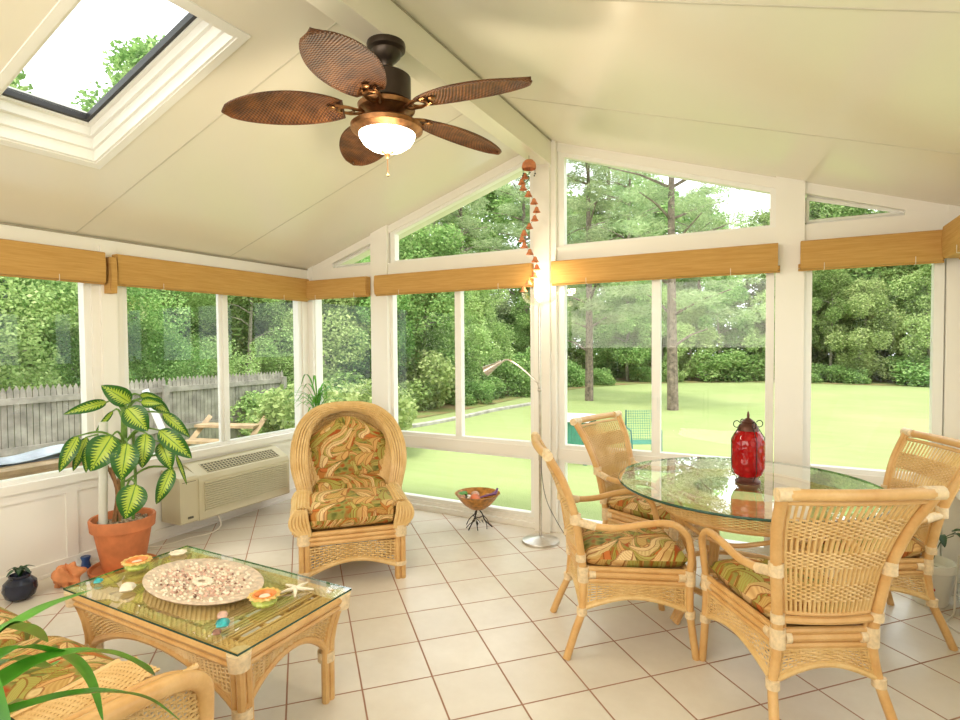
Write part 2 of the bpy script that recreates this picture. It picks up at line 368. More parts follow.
def weave(mb, S, nu, nv, r=0.003, amp=0.004, sub=2, stake=0.0035, v0=0.0, v1=1.0, double=1):
    """real over-under weave on the surface S(u,v): nu stakes, nv strands"""
    def nrm(u, v):
        e = 1e-3; a = V(S(min(1, u+e), v))-V(S(max(0, u-e), v)); b = V(S(u, min(1, v+e)))-V(S(u, max(0, v-e))); c = a.cross(b)
        return c.normalized() if c.length > 1e-12 else V((0, 0, 1))
    for i in range(nu):
        u = (i+0.5)/nu; mb.tube([V(S(u, v0+(v1-v0)*k/4)) for k in range(5)], stake, 4, False)
    for j in range(nv):
        v = v0+(v1-v0)*(j+0.5)/nv; pts = []
        N = nu*sub
        for k in range(N+1):
            u = k/N; a = math.cos(math.pi*(u*nu-0.5))*(1 if (j//double) % 2 else -1)
            pts.append(V(S(u, v))+nrm(u, v)*amp*a)
        mb.tube(pts, r, 4, False)
def ring_pts(fn, n=40): return [fn(2*math.pi*k/n) for k in range(n)]
def cushion(mb, cx, cy, z, wd, dp, h, front=None, uvs=1.0, p=5.0, wb=None):
    """pillow: superellipse footprint, puffed top and bottom"""
    wb = wb or wd
    def P(u, v, s):
        a, b = 2*u-1, 2*v-1
        e = (max(0, 1-abs(a)**p)*max(0, 1-abs(b)**p))**0.42
        ww = wb+(wd-wb)*v
        q = 1-0.03*(a*a*b*b)
        return (cx+a*ww/2*q, cy+b*dp/2*q, z+s*h/2*e*(1+0.10*(1-a*a)*(1-b*b)))
    mb.grid(lambda u, v: P(u, v, 1), 24, 24, 0, uvs_=(wd*uvs, dp*uvs)); mb.grid(lambda u, v: P(1-u, v, -1), 24, 24, 0, uvs_=(wd*uvs, dp*uvs))

# ------------------------------------------------------------------ structure
XL, XR, YG, YB, XC, SL = -4.2, 0.96, 4.166, -1.30, -1.63, 0.325
def zc(x): return 3.1-SL*abs(x-XC)
def struct(name, mb, mat, parent=None, smooth=False, loc=None):
    o = mb.build(name, mat, parent, smooth)
    if not parent: o['kind'] = 'structure'
    return o
b = MB(); b.box(XL-0.1, XR+0.1, YB-0.1, YG+0.12, -0.10, 0.0); struct('floor', b, 'floor_tile')
b = MB(); b.box(-60, 60, -8, 80, -0.60, -0.35); struct('ground', b, 'lawn_grass')
b = MB(); b.box(XL-0.16, XR+0.16, YB-0.15, YG+0.14, -0.349, -0.101); struct('trim_1', b, 'concrete')
# ceiling slabs
def slope_box(mb, x0, x1, y0, y1, h0, h1, mi=0):
    mb.hexa([(x0,y0,zc(x0)+h0),(x1,y0,zc(x1)+h0),(x1,y1,zc(x1)+h0),(x0,y1,zc(x0)+h0),(x0,y0,zc(x0)+h1),(x1,y0,zc(x1)+h1),(x1,y1,zc(x1)+h1),(x0,y1,zc(x0)+h1)], mi)
SX0, SX1, SY0, SY1 = -3.39, -2.19, 1.20, 1.775
b = MB(); ya, yb = YB, 4.56
slope_box(b, -4.55, SX0, ya, yb, 0, 0.12); slope_box(b, SX1, XC, ya, yb, 0, 0.12)
slope_box(b, SX0, SX1, ya, SY0, 0, 0.12); slope_box(b, SX0, SX1, SY1, yb, 0, 0.12)
slope_box(b, XC, 1.30, ya, yb, 0, 0.12)
ceil = struct('ceiling', b, 'ceiling_panel')
b = MB()
for y in (-0.35, 0.85, 2.05, 3.25):
    if y == 0.85 or True: slope_box(b, XL, XC-0.06, y-0.004, y+0.004, -0.0025, 0.001)
    slope_box(b, XC+0.07, XR, y-0.004, y+0.004, -0.0025, 0.001)
struct('ceiling_seams', b, 'joint_light', ceil)
b = MB(); b.box(-1.69, -1.565, YB, YG-0.01, 2.89, 3.10); struct('trim_2', b, 'ceiling_panel')
b = MB(); b.box(XL-0.001, XL+0.012, YB, YG, 2.252, 2.262); b.box(XR-0.003, XR, YB, YG, 2.252, 2.256); b.box(-1.566, -1.561, YB, YG-0.01, 3.066, 3.074); struct('trim_3', b, 'joint_dark')

# gable wall: posts, rails
b = MB()
for x0, x1, pr_ in ((XL-0.1, XL+0.07, 0.008), (-3.37, -3.18, 0.03), (-1.72, -1.53, 0.04), (-0.015, 0.15, 0.03), (0.87, XR+0.1, 0.008)):
    xs = [x0, x1]
    if x0 < XC < x1: xs = [x0, XC, x1]
    for q0, q1 in zip(xs[:-1], xs[1:]):
        t0, t1 = min(zc(q0), 3.1), min(zc(q1), 3.1)
        y0, y1 = YG-pr_, YG+0.12
        b.hexa([(q0,y0,0),(q1,y0,0),(q1,y1,0),(q0,y1,0),(q0,y0,t0),(q1,y0,t1),(q1,y1,t1),(q0,y1,t0)])
b.box(-1.70, -1.57, YG-0.075, YG-0.03, 0, 2.89)
BAYS = [(-4.12, -3.41, None), (-3.15, -1.77, -2.45), (-1.48, -0.07, -0.78), (0.195, 0.815, None)]
for x0, x1, _ in BAYS:
    a, c = x0-0.10, x1+0.10
    b.box(a, c, YG-0.005, YG+0.12, 2.06, 2.25); b.box(a, c, YG, YG+0.12, 0.575, 0.66); b.box(a, c, YG, YG+0.12, 0, 0.075)
    b.box(a, c, YG-0.03, YG, 0, 0.045)
def rake(x0, x1):
    y0, y1 = YG+0.002, YG+0.118
    b.hexa([(x0,y0,zc(x0)-0.07),(x1,y0,zc(x1)-0.07),(x1,y1,zc(x1)-0.07),(x0,y1,zc(x0)-0.07),(x0,y0,zc(x0)),(x1,y0,zc(x1)),(x1,y1,zc(x1)),(x0,y1,zc(x0))])
rake(XL-0.1, XC); rake(XC, XR+0.1)
struct('wall_far', b, 'white_vinyl')

wn = [0]
def gable_window(x0, x1, z0, z1, mull=None, top=None):
    wn[0] += 1; e = empty('window_%d' % wn[0], kind='structure')
    y0, y1 = YG+0.03, YG+0.08; fw = 0.05; zt = (lambda x: top(x)) if top else (lambda x: z1)
    f = MB(); f.box(x0-fw, x1+fw, y0-0.015, y1, z0-fw*0.6, z0)
    def vert(a, c): f.hexa([(a,y0-0.015,z0),(c,y0-0.015,z0),(c,y1,z0),(a,y1,z0),(a,y0-0.015,zt(a)),(c,y0-0.015,zt(c)),(c,y1,zt(c)),(a,y1,zt(a))])
    if not top or zt(x0) > z0+0.05: vert(x0-fw, x0)
    if not top or zt(x1) > z0+0.05: vert(x1, x1+fw)
    a, c = x0-fw, x1+fw
    f.hexa([(a,y0-0.015,zt(a)),(c,y0-0.015,zt(c)),(c,y1,zt(c)),(a,y1,zt(a)),(a,y0-0.015,zt(a)+0.03),(c,y0-0.015,zt(c)+0.03),(c,y1,zt(c)+0.03),(a,y1,zt(a)+0.03)])
    f.build('window_frame', 'white_frame', e, False)
    if mull:
        q = MB(); q.box(mull-0.03, mull+0.03, y0-0.02, y1-0.01, z0, z1); q.box(mull-0.012, mull+0.012, y0-0.035, y0-0.02, 1.0, 1.10); q.build('sash_stile', 'white_frame', e, False)
    g = MB(); yy = y0+0.025
    vs = [(x0,yy,z0),(x1,yy,z0),(x1,yy,zt(x1)),(x0,yy,zt(x0))]
    g.add(vs, [(0,1,2,3)]); g.build('pane', 'window_glass', e, False)
for x0, x1, mu in BAYS:
    gable_window(x0, x1, 0.69, 2.06, mu); gable_window(x0, x1, 0.105, 0.55)
tt = lambda x: zc(x)-0.10
gable_window(-3.12, -1.77, 2.27, 0, None, tt); gable_window(-1.48, -0.05, 2.27, 0, None, tt)
# small triangles next to the eaves
def tri_window(xa, xb):
    wn[0] += 1; e = empty('window_%d' % wn[0], kind='structure'); y0 = YG+0.05
    g = MB(); g.add([(xa,y0,2.28),(xb,y0,2.28),(xa,y0,tt(xa))], [(0,1,2)]); g.build('pane', 'window_glass', e, False)
    f = MB(); s_ = 1 if xb > xa else -1
    f.tube([(xa-0.01*s_,y0,2.27),(xb+0.05*s_,y0,2.27)], 0.016, 4); f.tube([(xb+0.05*s_,y0,2.27),(xa-0.01*s_,y0,tt(xa)+0.016)], 0.016, 4); f.tube([(xa-0.01*s_,y0,2.27),(xa-0.01*s_,y0,tt(xa))], 0.016, 4)
    f.build('window_frame', 'white_frame', e, False)
tri_window(-3.42, -3.87); tri_window(0.17, 0.67)
b = MB()   # solid pieces closing the eave corners beyond the small triangles
for xa, xb, xe in ((-3.87, -3.42, XL), (0.67, 0.17, XR)):
    q0, q1 = min(xe, xa), max(xe, xa); y0, y1 = YG+0.004, YG+0.11
    b.hexa([(q0,y0,2.2),(q1,y0,2.2),(q1,y1,2.2),(q0,y1,2.2),(q0,y0,zc(q0)-0.01),(q1,y0,zc(q1)-0.01),(q1,y1,zc(q1)-0.01),(q0,y1,zc(q0)-0.01)])
struct('trim_4', b, 'white_vinyl')

# side walls
def side_wall(name, X, s, bays, extra_stiles):
    """s=+1: room lies to +x of the wall (left wall)"""
    b = MB(); o = X-0.12*s
    def bx(d0, d1, y0, y1, z0, z1, mb=None):
        xa, xb = X+d0*s, X+d1*s; (mb or b).box(min(xa, xb), max(xa, xb), y0, y1, z0, z1)
    bx(-0.12, 0, YB, YG+0.12, 0, 0.60); bx(-0.12, 0, YB, YG+0.12, 2.06, 2.262 if s > 0 else 2.255)
    bx(-0.10, 0.035, YB, YG-0.002, 0.585, 0.64)                       # sill
    ys = [YB]
    for g in bays:
        ys += [g[0]-0.03, g[-1]+0.03]
    ys.append(YG+0.1)
    for i in range(0, len(ys), 2): bx(-0.12, 0, ys[i], ys[i+1], 0.6, 2.06); 
    for i in range(2, len(ys)-2, 2): bx(0, 0.025, ys[i]+0.05, ys[i+1]-0.05, 0.64, 2.2)
    for y in extra_stiles: bx(-0.01, 0.012, y-0.035, y+0.035, 0.05, 0.525)
    bx(-0.01, 0.013, YB, YG-0.002, 0.52, 0.59)
    struct(name, b, 'white_vinyl')
    b = MB(); bx(0, 0.02, YB, YG-0.03, 0, 0.085); bx(0, 0.03, YB, YG-0.03, 0, 0.02); struct('baseboard_'+('left' if s > 0 else 'right'), b, 'white_vinyl')
    for g in bays:
        wn[0] += 1; e = empty('window_%d' % wn[0], kind='structure'); f = MB()
        y0, y1 = g[0], g[-1]
        for q in (y0-0.03, y1-0.012): bx(-0.09, -0.02, q, q+0.042, 0.62, 2.06, f)
        bx(-0.09, -0.02, y0, y1, 0.62, 0.665, f); bx(-0.09, -0.02, y0, y1, 2.02, 2.06, f)
        f.build('window_frame', 'white_frame', e, False)
        if len(g) == 4:
            f = MB(); bx(-0.075, -0.045, g[1], (g[1]+g[2])/2, 0.66, 2.03, f); bx(-0.055, -0.03, (g[1]+g[2])/2-0.01, g[2], 0.66, 2.03, f); f.build('sash_stile', 'white_frame', e, False)
        q = MB(); xx = X-0.055*s; q.add([(xx,y0,0.66),(xx,y1,0.66),(xx,y1,2.03),(xx,y0,2.03)], [(0,1,2,3)]); q.build('pane', 'window_glass', e, False)
side_wall('wall_left', XL, 1, [(-1.1, 0.42), (0.62, 1.32, 1.38, 2.115), (2.38, 3.17, 3.25, 4.06)], (0.52, 1.98, 2.22))
side_wall('wall_right', XR, -1, [(-1.1, 0.42), (0.62, 1.30, 1.36, 2.06), (2.37, 3.12, 3.18, 3.90)], (0.52, 2.22, 4.05))
# back (house) wall, unseen siding made extra tall to keep sun off the skylight, with the door into the house
b = MB(); b.box(-7.0, -2.6, YB-0.2, YB, -0.35, 9.2); b.box(-0.6, 4.5, YB-0.2, YB, -0.35, 9.2); b.box(-2.6, -0.6, YB-0.2, YB, 2.1, 9.2)
b.box(-2.6, -0.6, YB-0.2, YB, -0.35, 0); struct('wall_back', b, 'house_siding')
e = empty('door_1', kind='structure'); f = MB()
f.box(-2.6, -2.5, YB-0.12, YB+0.03, 0, 2.1); f.box(-0.7, -0.6, YB-0.12, YB+0.03, 0, 2.1); f.box(-2.5, -0.7, YB-0.12, YB+0.03, 2.0, 2.1); f.box(-1.64, -1.56, YB-0.1, YB, 0, 2.0)
f.build('door_frame', 'white_frame', e, False); f = MB(); f.box(-2.5, -0.7, YB-0.15, YB-0.13, 0, 2.0); f.build('door_panel', 'house_siding', e, False)

# skylight
wn[0] += 1; e = empty('window_%d' % wn[0], kind='structure')
nn = V((-SL, 0, 1)).normalized() if False else V((0, 0, 1))
def ring(mb, i0, i1, h0, h1):
    x0, x1, y0, y1 = SX0, SX1, SY0, SY1
    slope_box(mb, x0+i0, x0+i1, y0+i0, y1-i0, h0, h1); slope_box(mb, x1-i1, x1-i0, y0+i0, y1-i0, h0, h1)
    slope_box(mb, x0+i1, x1-i1, y0+i0, y0+i1, h0, h1); slope_box(mb, x0+i1, x1-i1, y1-i1, y1-i0, h0, h1)
f = MB(); ring(f, -0.035, 0.006, -0.006, 0.002); ring(f, 0.0, 0.02, 0.0, 0.22); ring(f, 0.0, 0.035, 0.055, 0.22); ring(f, 0.0, 0.055, 0.11, 0.22); ring(f, 0, 0.075, 0.155, 0.22); f.build('window_frame', 'white_frame', e, False)
f = MB(); ring(f, 0.06, 0.092, 0.165, 0.20); f.build('gasket', 'gasket', e, False)
f = MB(); f.add([(SX0+0.08,SY0+0.08,zc(SX0+0.08)+0.18),(SX1-0.08,SY0+0.08,zc(SX1-0.08)+0.18),(SX1-0.08,SY1-0.08,zc(SX1-0.08)+0.18),(SX0+0.08,SY1-0.08,zc(SX0+0.08)+0.18)], [(0,1,2,3)]); f.build('pane', 'window_glass', e, False)

# ------------------------------------------------------------------ window shades
def shade(name, p0, p1, inward, label, z0=1.955, z1=2.13, depth=0.07, curl=False):
    p0, p1, q = V(p0), V(p1), V(inward); e = empty(name, (p0+p1)/2, 0, label, 'window shade', 'rolled bamboo cloth shades over the windows')
    c = (p0+p1)/2; f = MB(); L = (p1-p0).length; sec = [(0.0, z1), (depth*0.9, z1), (depth, z1-0.006), (depth+0.008, (z0+z1)/2), (depth, z0+0.012), (depth*0.9, z0), (depth*0.35, z0-0.004), (0.0, z0+0.01)]
    vs = [p0-c+q*d+V((0, 0, z)) for d, z in sec]+[p1-c+q*d+V((0, 0, z)) for d, z in sec]; n = len(sec)
    f.add(vs, [(i, (i+1) % n, n+(i+1) % n, n+i) for i in range(n)]+[tuple(range(n-1, -1, -1)), tuple(range(n, 2*n))])
    f.build('valance', 'shade_cloth', e, True)
    f = MB()
    for k, (dd, zz, rr) in enumerate(((0.035, z0+0.02, 0.014), (0.028, z0-0.003, 0.008))):
        f.tube([p0-c+q*dd+V((0, 0, zz))-(p1-p0).normalized()*0.012, p1-c+q*dd+V((0, 0, zz))+(p1-p0).normalized()*0.012], rr, 8)
    f.build('rolled_cloth', 'shade_cloth', e)
    for t in (0.18, 0.82):
        f = MB(); a = p0.lerp(p1, t)-c; f.tube([a+q*(depth+0.006)+V((0, 0, z0+0.03)), a+q*(depth+0.006)+V((0, 0, z0-0.012)), a+q*depth*0.5+V((0, 0, z0-0.014))], 0.0018, 5); f.build('cord', 'cord_white', e)
    return e
sy = YG-0.045
shade('window_shade', (-4.12, sy, 0), (-3.36, sy, 0), (0, -1, 0), 'short tan shade over the narrow far window beside the left corner')
shade('window_shade', (-3.26, sy, 0), (-1.715, sy, 0), (0, -1, 0), 'long tan shade over the far window left of the middle post')
shade('window_shade', (-1.54, sy, 0), (0.0, sy, 0), (0, -1, 0), 'long tan shade over the far window right of the middle post')
shade('window_shade', (0.125, sy, 0), (0.83, sy, 0), (0, -1, 0), 'tan shade over the far window at the right corner')
shade('window_shade', (-4.175, 2.27, 0), (-4.175, 4.09, 0), (1, 0, 0), 'tan shade over the left wall window above the air conditioner', 1.94, 2.15)
shade('window_shade', (-4.175, 0.6, 0), (-4.175, 2.19, 0), (1, 0, 0), 'tan shade over the left wall window nearest the camera', 1.94, 2.15)
shade('window_shade', (0.935, 4.05, 0), (0.935, 2.3, 0), (-1, 0, 0), 'tan shade on the right wall cut by the right picture edge', 1.965, 2.15, 0.11)
b = MB(); b.box(-0.004, 0.075, -0.022, 0.022, -0.14, 0.11); b.grid(lambda u, v: (0.078+0.01*math.sin(u*3.1), -0.02+0.04*v, -0.14+0.25*u), 8, 2)
tag(b.build('shade_strap', 'shade_cloth', None, False, (-4.17, 2.235, 2.01)), 'brown strap hanging between the two left wall shades', 'strap')

# ------------------------------------------------------------------ ceiling fan
FX, FY = -1.61, 2.11
fan = empty('ceiling_fan', (FX, FY, 2.89), 0, 'ceiling fan with five brown woven leaf blades and lit bowl', 'ceiling fan')
b = MB(); b.lathe([(0.088, 0), (0.09, -0.01), (0.088, -0.03), (0.07, -0.04), (0.066, -0.06), (0.045, -0.085), (0.03, -0.10), (0.028, -0.125), (0.018, -0.13), (0.018, -0.16)], n=32, capb=True); b.build('canopy', 'bronze', fan)
b = MB(); b.lathe([(0.02, -0.150), (0.10, -0.155), (0.112, -0.165), (0.112, -0.285), (0.10, -0.295)], n=32); b.build('motor_housing', 'bronze', fan)
b = MB(); b.lathe([(0.10, -0.293), (0.135, -0.305), (0.13, -0.325), (0.09, -0.34), (0.06, -0.36), (0.06, -0.385), (0.09, -0.39)], n=32); b.build('motor_cap', 'copper', fan)
b = MB(); b.lathe([(0.06, -0.385), (0.15, -0.392), (0.168, -0.405), (0.165, -0.425), (0.13, -0.445)], n=48, wob=lambda a, j: 1+0.012*math.sin(a*24)); 
lk = b.build('light_kit_rim', 'copper', fan)
b = MB(); b.lathe([(0.132, -0.44), (0.128, -0.46), (0.11, -0.49), (0.08, -0.513), (0.045, -0.526), (0.012, -0.53)], n=32, capb=False); bowl = b.build('glass_bowl', 'lamp_glow', fan)
b = MB(); b.lathe([(0.0, -0.565), (0.008, -0.555), (0.012, -0.54), (0.03, -0.53), (0.032, -0.522)][::1], n=16); b.build('finial', 'copper', fan)
b = MB(); b.tube([(0, 0, -0.56), (0.002, 0, -0.64)], 0.0018, 5); b.ball((0.002, 0, -0.645), 0.006, 6); b.build('pull_chain', 'copper', fan)
bl = MB()
def bladeP(u, v):
    x = 0.20+0.53*u; wdt = 0.120*math.sin(math.pi*min(1, (u*0.91+0.09)))**0.52+0.001; a = 2*v-1
    return V((x, a*wdt, 0.018*(1-a*a)-0.035*u*u+a*wdt*0.20))
bl.grid(lambda u, v: bladeP(u, v), 22, 10, uvs_=(0.53, 0.23)); bl.grid(lambda u, v: bladeP(u, 1-v)-V((0, 0, 0.006)), 22, 10, uvs_=(0.53, 0.23))
bl.tube([bladeP(k/20, 0)-V((0, 0, 0.003)) for k in range(21)]+[bladeP(1-k/20, 1)-V((0, 0, 0.003)) for k in range(21)], 0.006, 6, closed=True)
blade_me = None
ir = MB(); ir.tube([(0.09, 0, 0.0), (0.13, 0.02, -0.012), (0.17, 0.035, -0.008), (0.23, 0.03, 0.002)], 0.008, 6); ir.tube([(0.09, 0, 0.0), (0.13, -0.02, -0.012), (0.17, -0.035, -0.008), (0.23, -0.03, 0.0)], 0.008, 6)
ir.tube(ring_pts(lambda a: (0.185+0.035*math.cos(a), 0.03*math.sin(a), -0.006), 16), 0.007, 6, closed=True); ir.ball((0.25, 0, 0.002), 0.018, 6, sq=(1, 1, 0.4))
for k in range(5):
    an = math.radians(71+72*k)
    if k == 0: ob = bl.build('blade', 'wicker_brown', fan); oi = ir.build('blade_iron', 'copper', ob); b0, i0 = ob, oi
    else:
        ob = b0.copy(); COL.objects.link(ob); ob.parent = fan; oi = i0.copy(); COL.objects.link(oi); oi.parent = ob
    ob.location = (0, 0, -0.325); ob.rotation_euler = (0, 0, an)
fan.scale = (1, 1, 0.935)
def point(name, loc, power, color, r=0.06):
    d = bpy.data.lights.new(name, 'POINT'); d.energy = power; d.color = color; d.shadow_soft_size = r; o = bpy.data.objects.new(name, d); COL.objects.link(o); o.location = loc; return o
point('fan_lamp', (FX, FY, 2.30), 14, (1, 0.84, 0.60), 0.1)

# ------------------------------------------------------------------ floor lamp
lx, ly = -1.565, 3.875
lamp = empty('floor_lamp', (lx, ly, 0), 0, 'silver torchiere floor lamp with side reading arm before the middle post', 'floor lamp')
b = MB(); b.lathe([(0.14, 0), (0.142, 0.008), (0.138, 0.018), (0.10, 0.028), (0.03, 0.04), (0.014, 0.05)], n=40); b.build('base', 'steel', lamp)
b = MB(); b.tube([(0, 0, 0.04), (0, 0, 1.78)], 0.011, 12); b.tube([(0, 0, 0.62), (0, 0, 0.66)], 0.014, 12); b.build('pole', 'steel', lamp)
b = MB(); b.lathe([(0.02, 1.775), (0.07, 1.785), (0.11, 1.81), (0.132, 1.845), (0.14, 1.88)], n=40, capb=True); b.lathe([(0.136, 1.88), (0.128, 1.848), (0.107, 1.814), (0.068, 1.79), (0.02, 1.78)], n=40, capb=False); b.build('glass_bowl', 'clear_glass', lamp)
b = MB(); b.ball((0, 0, 1.83), 0.022, 8); b.build('bulb', 'bulb_glow', lamp)
b = MB(); b.tube(cr([(0, -0.005, 1.12), (-0.01, -0.01, 1.19), (-0.03, -0.02, 1.22), (-0.12, -0.03, 1.30), (-0.21, -0.04, 1.36), (-0.26, -0.04, 1.375), (-0.31, -0.045, 1.35)], 6), 0.007, 8); b.ball((0, -0.01, 1.15), 0.016, 8)
arm = b.build('reading_arm', 'steel', lamp)
b = MB(); 
h0, h1 = V((-0.30, -0.045, 1.36)), V((-0.43, -0.05, 1.285)); dd = (h1-h0)
b.tube([h0+dd*t for t in (0, 0.15, 0.3, 0.85, 1.0)], [0.014, 0.018, 0.017, 0.038, 0.042], 20, True); b.build('lamp_shade', 'steel', arm)
b = MB(); b.tube(cr([(0.012, -0.01, 0.66), (0.02, -0.015, 0.50), (0.06, -0.02, 0.32), (0.14, 0.02, 0.14), (0.20, 0.08, 0.01)], 8), 0.003, 6); b.build('cord', 'cord_dark', lamp)
point('torchiere_lamp', (lx, ly, 1.95), 4, (1, 0.80, 0.55), 0.05)

# ------------------------------------------------------------------ wind chime
ch = empty('wind_chime', (-1.635, 3.85, 2.89), 0, 'clay bell wind chime hanging in a spiral from the ridge beam', 'wind chime')
b = MB(); b.lathe([(0.002, -0.03), (0.03, -0.035), (0.048, -0.055), (0.055, -0.085), (0.05, -0.10)], n=20, capb=False); b.build('top_cap', 'bell_clay', ch)
b = MB(); b.tube([(0, 0, 0), (0, 0, -0.035)], 0.0015, 5)
sp = []
for k in range(17):
    t = k/16; a = 2*math.pi*(t*2.05)+2.6; sp.append(V((0.055*math.cos(a), 0.055*math.sin(a), -0.13-0.85*t)))
b.tube(cr(sp, 3), 0.001, 4)
for k in range(6):
    a = k*math.pi/3; b.tube([(0.05*math.cos(a), 0.05*math.sin(a), -0.095), (0.05*math.cos(a), 0.05*math.sin(a), -0.14)], 0.001, 4); b.ball((0.05*math.cos(a), 0.05*math.sin(a), -0.14), 0.006, 5)
b.build('string', 'iron', ch)
bb = MB(); bb.lathe([(0.003, 0.018), (0.012, 0.012), (0.017, -0.004), (0.028, -0.022), (0.03, -0.024)], n=14, capb=False); b1 = None
for k, p in enumerate(sp):
    if b1 is None: b1 = bb.build('bell', 'bell_clay', ch); b1.location = p
    else: o = b1.copy(); COL.objects.link(o); o.parent = ch; o.location = p

# ------------------------------------------------------------------ air conditioner
ac = empty('air_conditioner', (-4.18, 3.08, 0.14), 0, 'beige through-wall air conditioner under the left window', 'air conditioner')
ax = lambda d: d                                             # local x = distance from wall
b = MB(); y0, y1 = -0.34, 0.56
prof = [(0.0, 0.0), (0.235, 0.0), (0.24, 0.01), (0.24, 0.31), (0.225, 0.345), (0.07, 0.42), (0.0, 0.42)]
b.add([(x, y0, z) for x, z in prof]+[(x, y1, z) for x, z in prof], [(i, (i+1) % 7, 7+(i+1) % 7, 7+i) for i in range(7)]+[tuple(range(6, -1, -1)), tuple(range(7, 14))])
b.build('cabinet', 'ac_beige', ac, False)
b = MB(); prof = [(0.0, 0.005), (0.225, 0.005), (0.23, 0.015), (0.23, 0.335), (0.215, 0.355), (0.07, 0.40), (0.0, 0.40)]
b.add([(x, y0-0.15, z) for x, z in prof]+[(x, y0, z) for x, z in prof], [(i, (i+1) % 7, 7+(i+1) % 7, 7+i) for i in range(7)]+[tuple(range(6, -1, -1)), tuple(range(7, 14))])
cp = b.build('control_cover', 'ac_beige', ac, False)
b = MB(); b.tube([(0.232, y0-0.09, 0.045), (0.232, y0-0.05, 0.045)], 0.009, 8); b.build('badge', 'ac_dark', cp)
b = MB(); b.box(0.2305, 0.2315, y0-0.13, y0-0.02, 0.318, 0.322); b.build('lid_seam', 'ac_dark', cp, False)
b = MB()
def acs(x, dn=0.0): # top slope height
    return 0.345+(0.225-x)/(0.155)*0.075+dn
b.hexa([(0.10, y0+0.10, acs(0.10, -0.004)), (0.205, y0+0.10, acs(0.205, -0.004)), (0.205, y1-0.08, acs(0.205, -0.004)), (0.10, y1-0.08, acs(0.10, -0.004)), (0.10, y0+0.10, acs(0.10, 0.002)), (0.205, y0+0.10, acs(0.205, 0.002)), (0.205, y1-0.08, acs(0.205, 0.002)), (0.10, y1-0.08, acs(0.10, 0.002))])
tv = b.build('top_vent', 'ac_dark', ac, False)
b = MB()
for k in range(25):
    y = y0+0.10+k*0.03; b.hexa([(0.10,y-0.003,acs(0.10,0.002)),(0.205,y-0.003,acs(0.205,0.002)),(0.205,y+0.003,acs(0.205,0.002)),(0.10,y+0.003,acs(0.10,0.002)),(0.10,y-0.003,acs(0.10,0.006)),(0.205,y-0.003,acs(0.205,0.006)),(0.205,y+0.003,acs(0.205,0.006)),(0.10,y+0.003,acs(0.10,0.006))])
for k in range(5):
    x = 0.105+k*0.024; b.hexa([(x-0.002,y0+0.1,acs(x,0.002)),(x+0.002,y0+0.1,acs(x,0.002)),(x+0.002,y1-0.08,acs(x,0.002)),(x-0.002,y1-0.08,acs(x,0.002)),(x-0.002,y0+0.1,acs(x,0.007)),(x+0.002,y0+0.1,acs(x,0.007)),(x+0.002,y1-0.08,acs(x,0.007)),(x-0.002,y1-0.08,acs(x,0.007))])
b.build('vent_grid', 'ac_beige', tv, False)
b = MB(); b.box(0.236, 0.2405, y0+0.05, y1-0.03, 0.06, 0.29); gp = b.build('intake_backing', 'ac_dark', ac, False)
b = MB()
for k in range(13):
    z = 0.066+k*0.018; b.hexa([(0.238,y0+0.045,z),(0.252,y0+0.045,z-0.004),(0.252,y1-0.025,z-0.004),(0.238,y1-0.025,z),(0.238,y0+0.045,z+0.011),(0.252,y0+0.045,z+0.007),(0.252,y1-0.025,z+0.007),(0.238,y1-0.025,z+0.011)])
b.build('intake_slats', 'ac_beige', gp, False)
b = MB(); b.tube(cr([(-3.97, 2.92, 0.145), (-3.95, 2.93, 0.05), (-3.97, 2.86, 0.008), (-4.02, 2.70, 0.006), (-4.05, 2.50, 0.006), (-4.10, 2.40, 0.03), (-4.165, 2.38, 0.10)], 8), 0.005, 6)
tag(b.build('power_cord', 'cord_white'), 'thin power cord lying on the tiles under the air conditioner', 'cord')

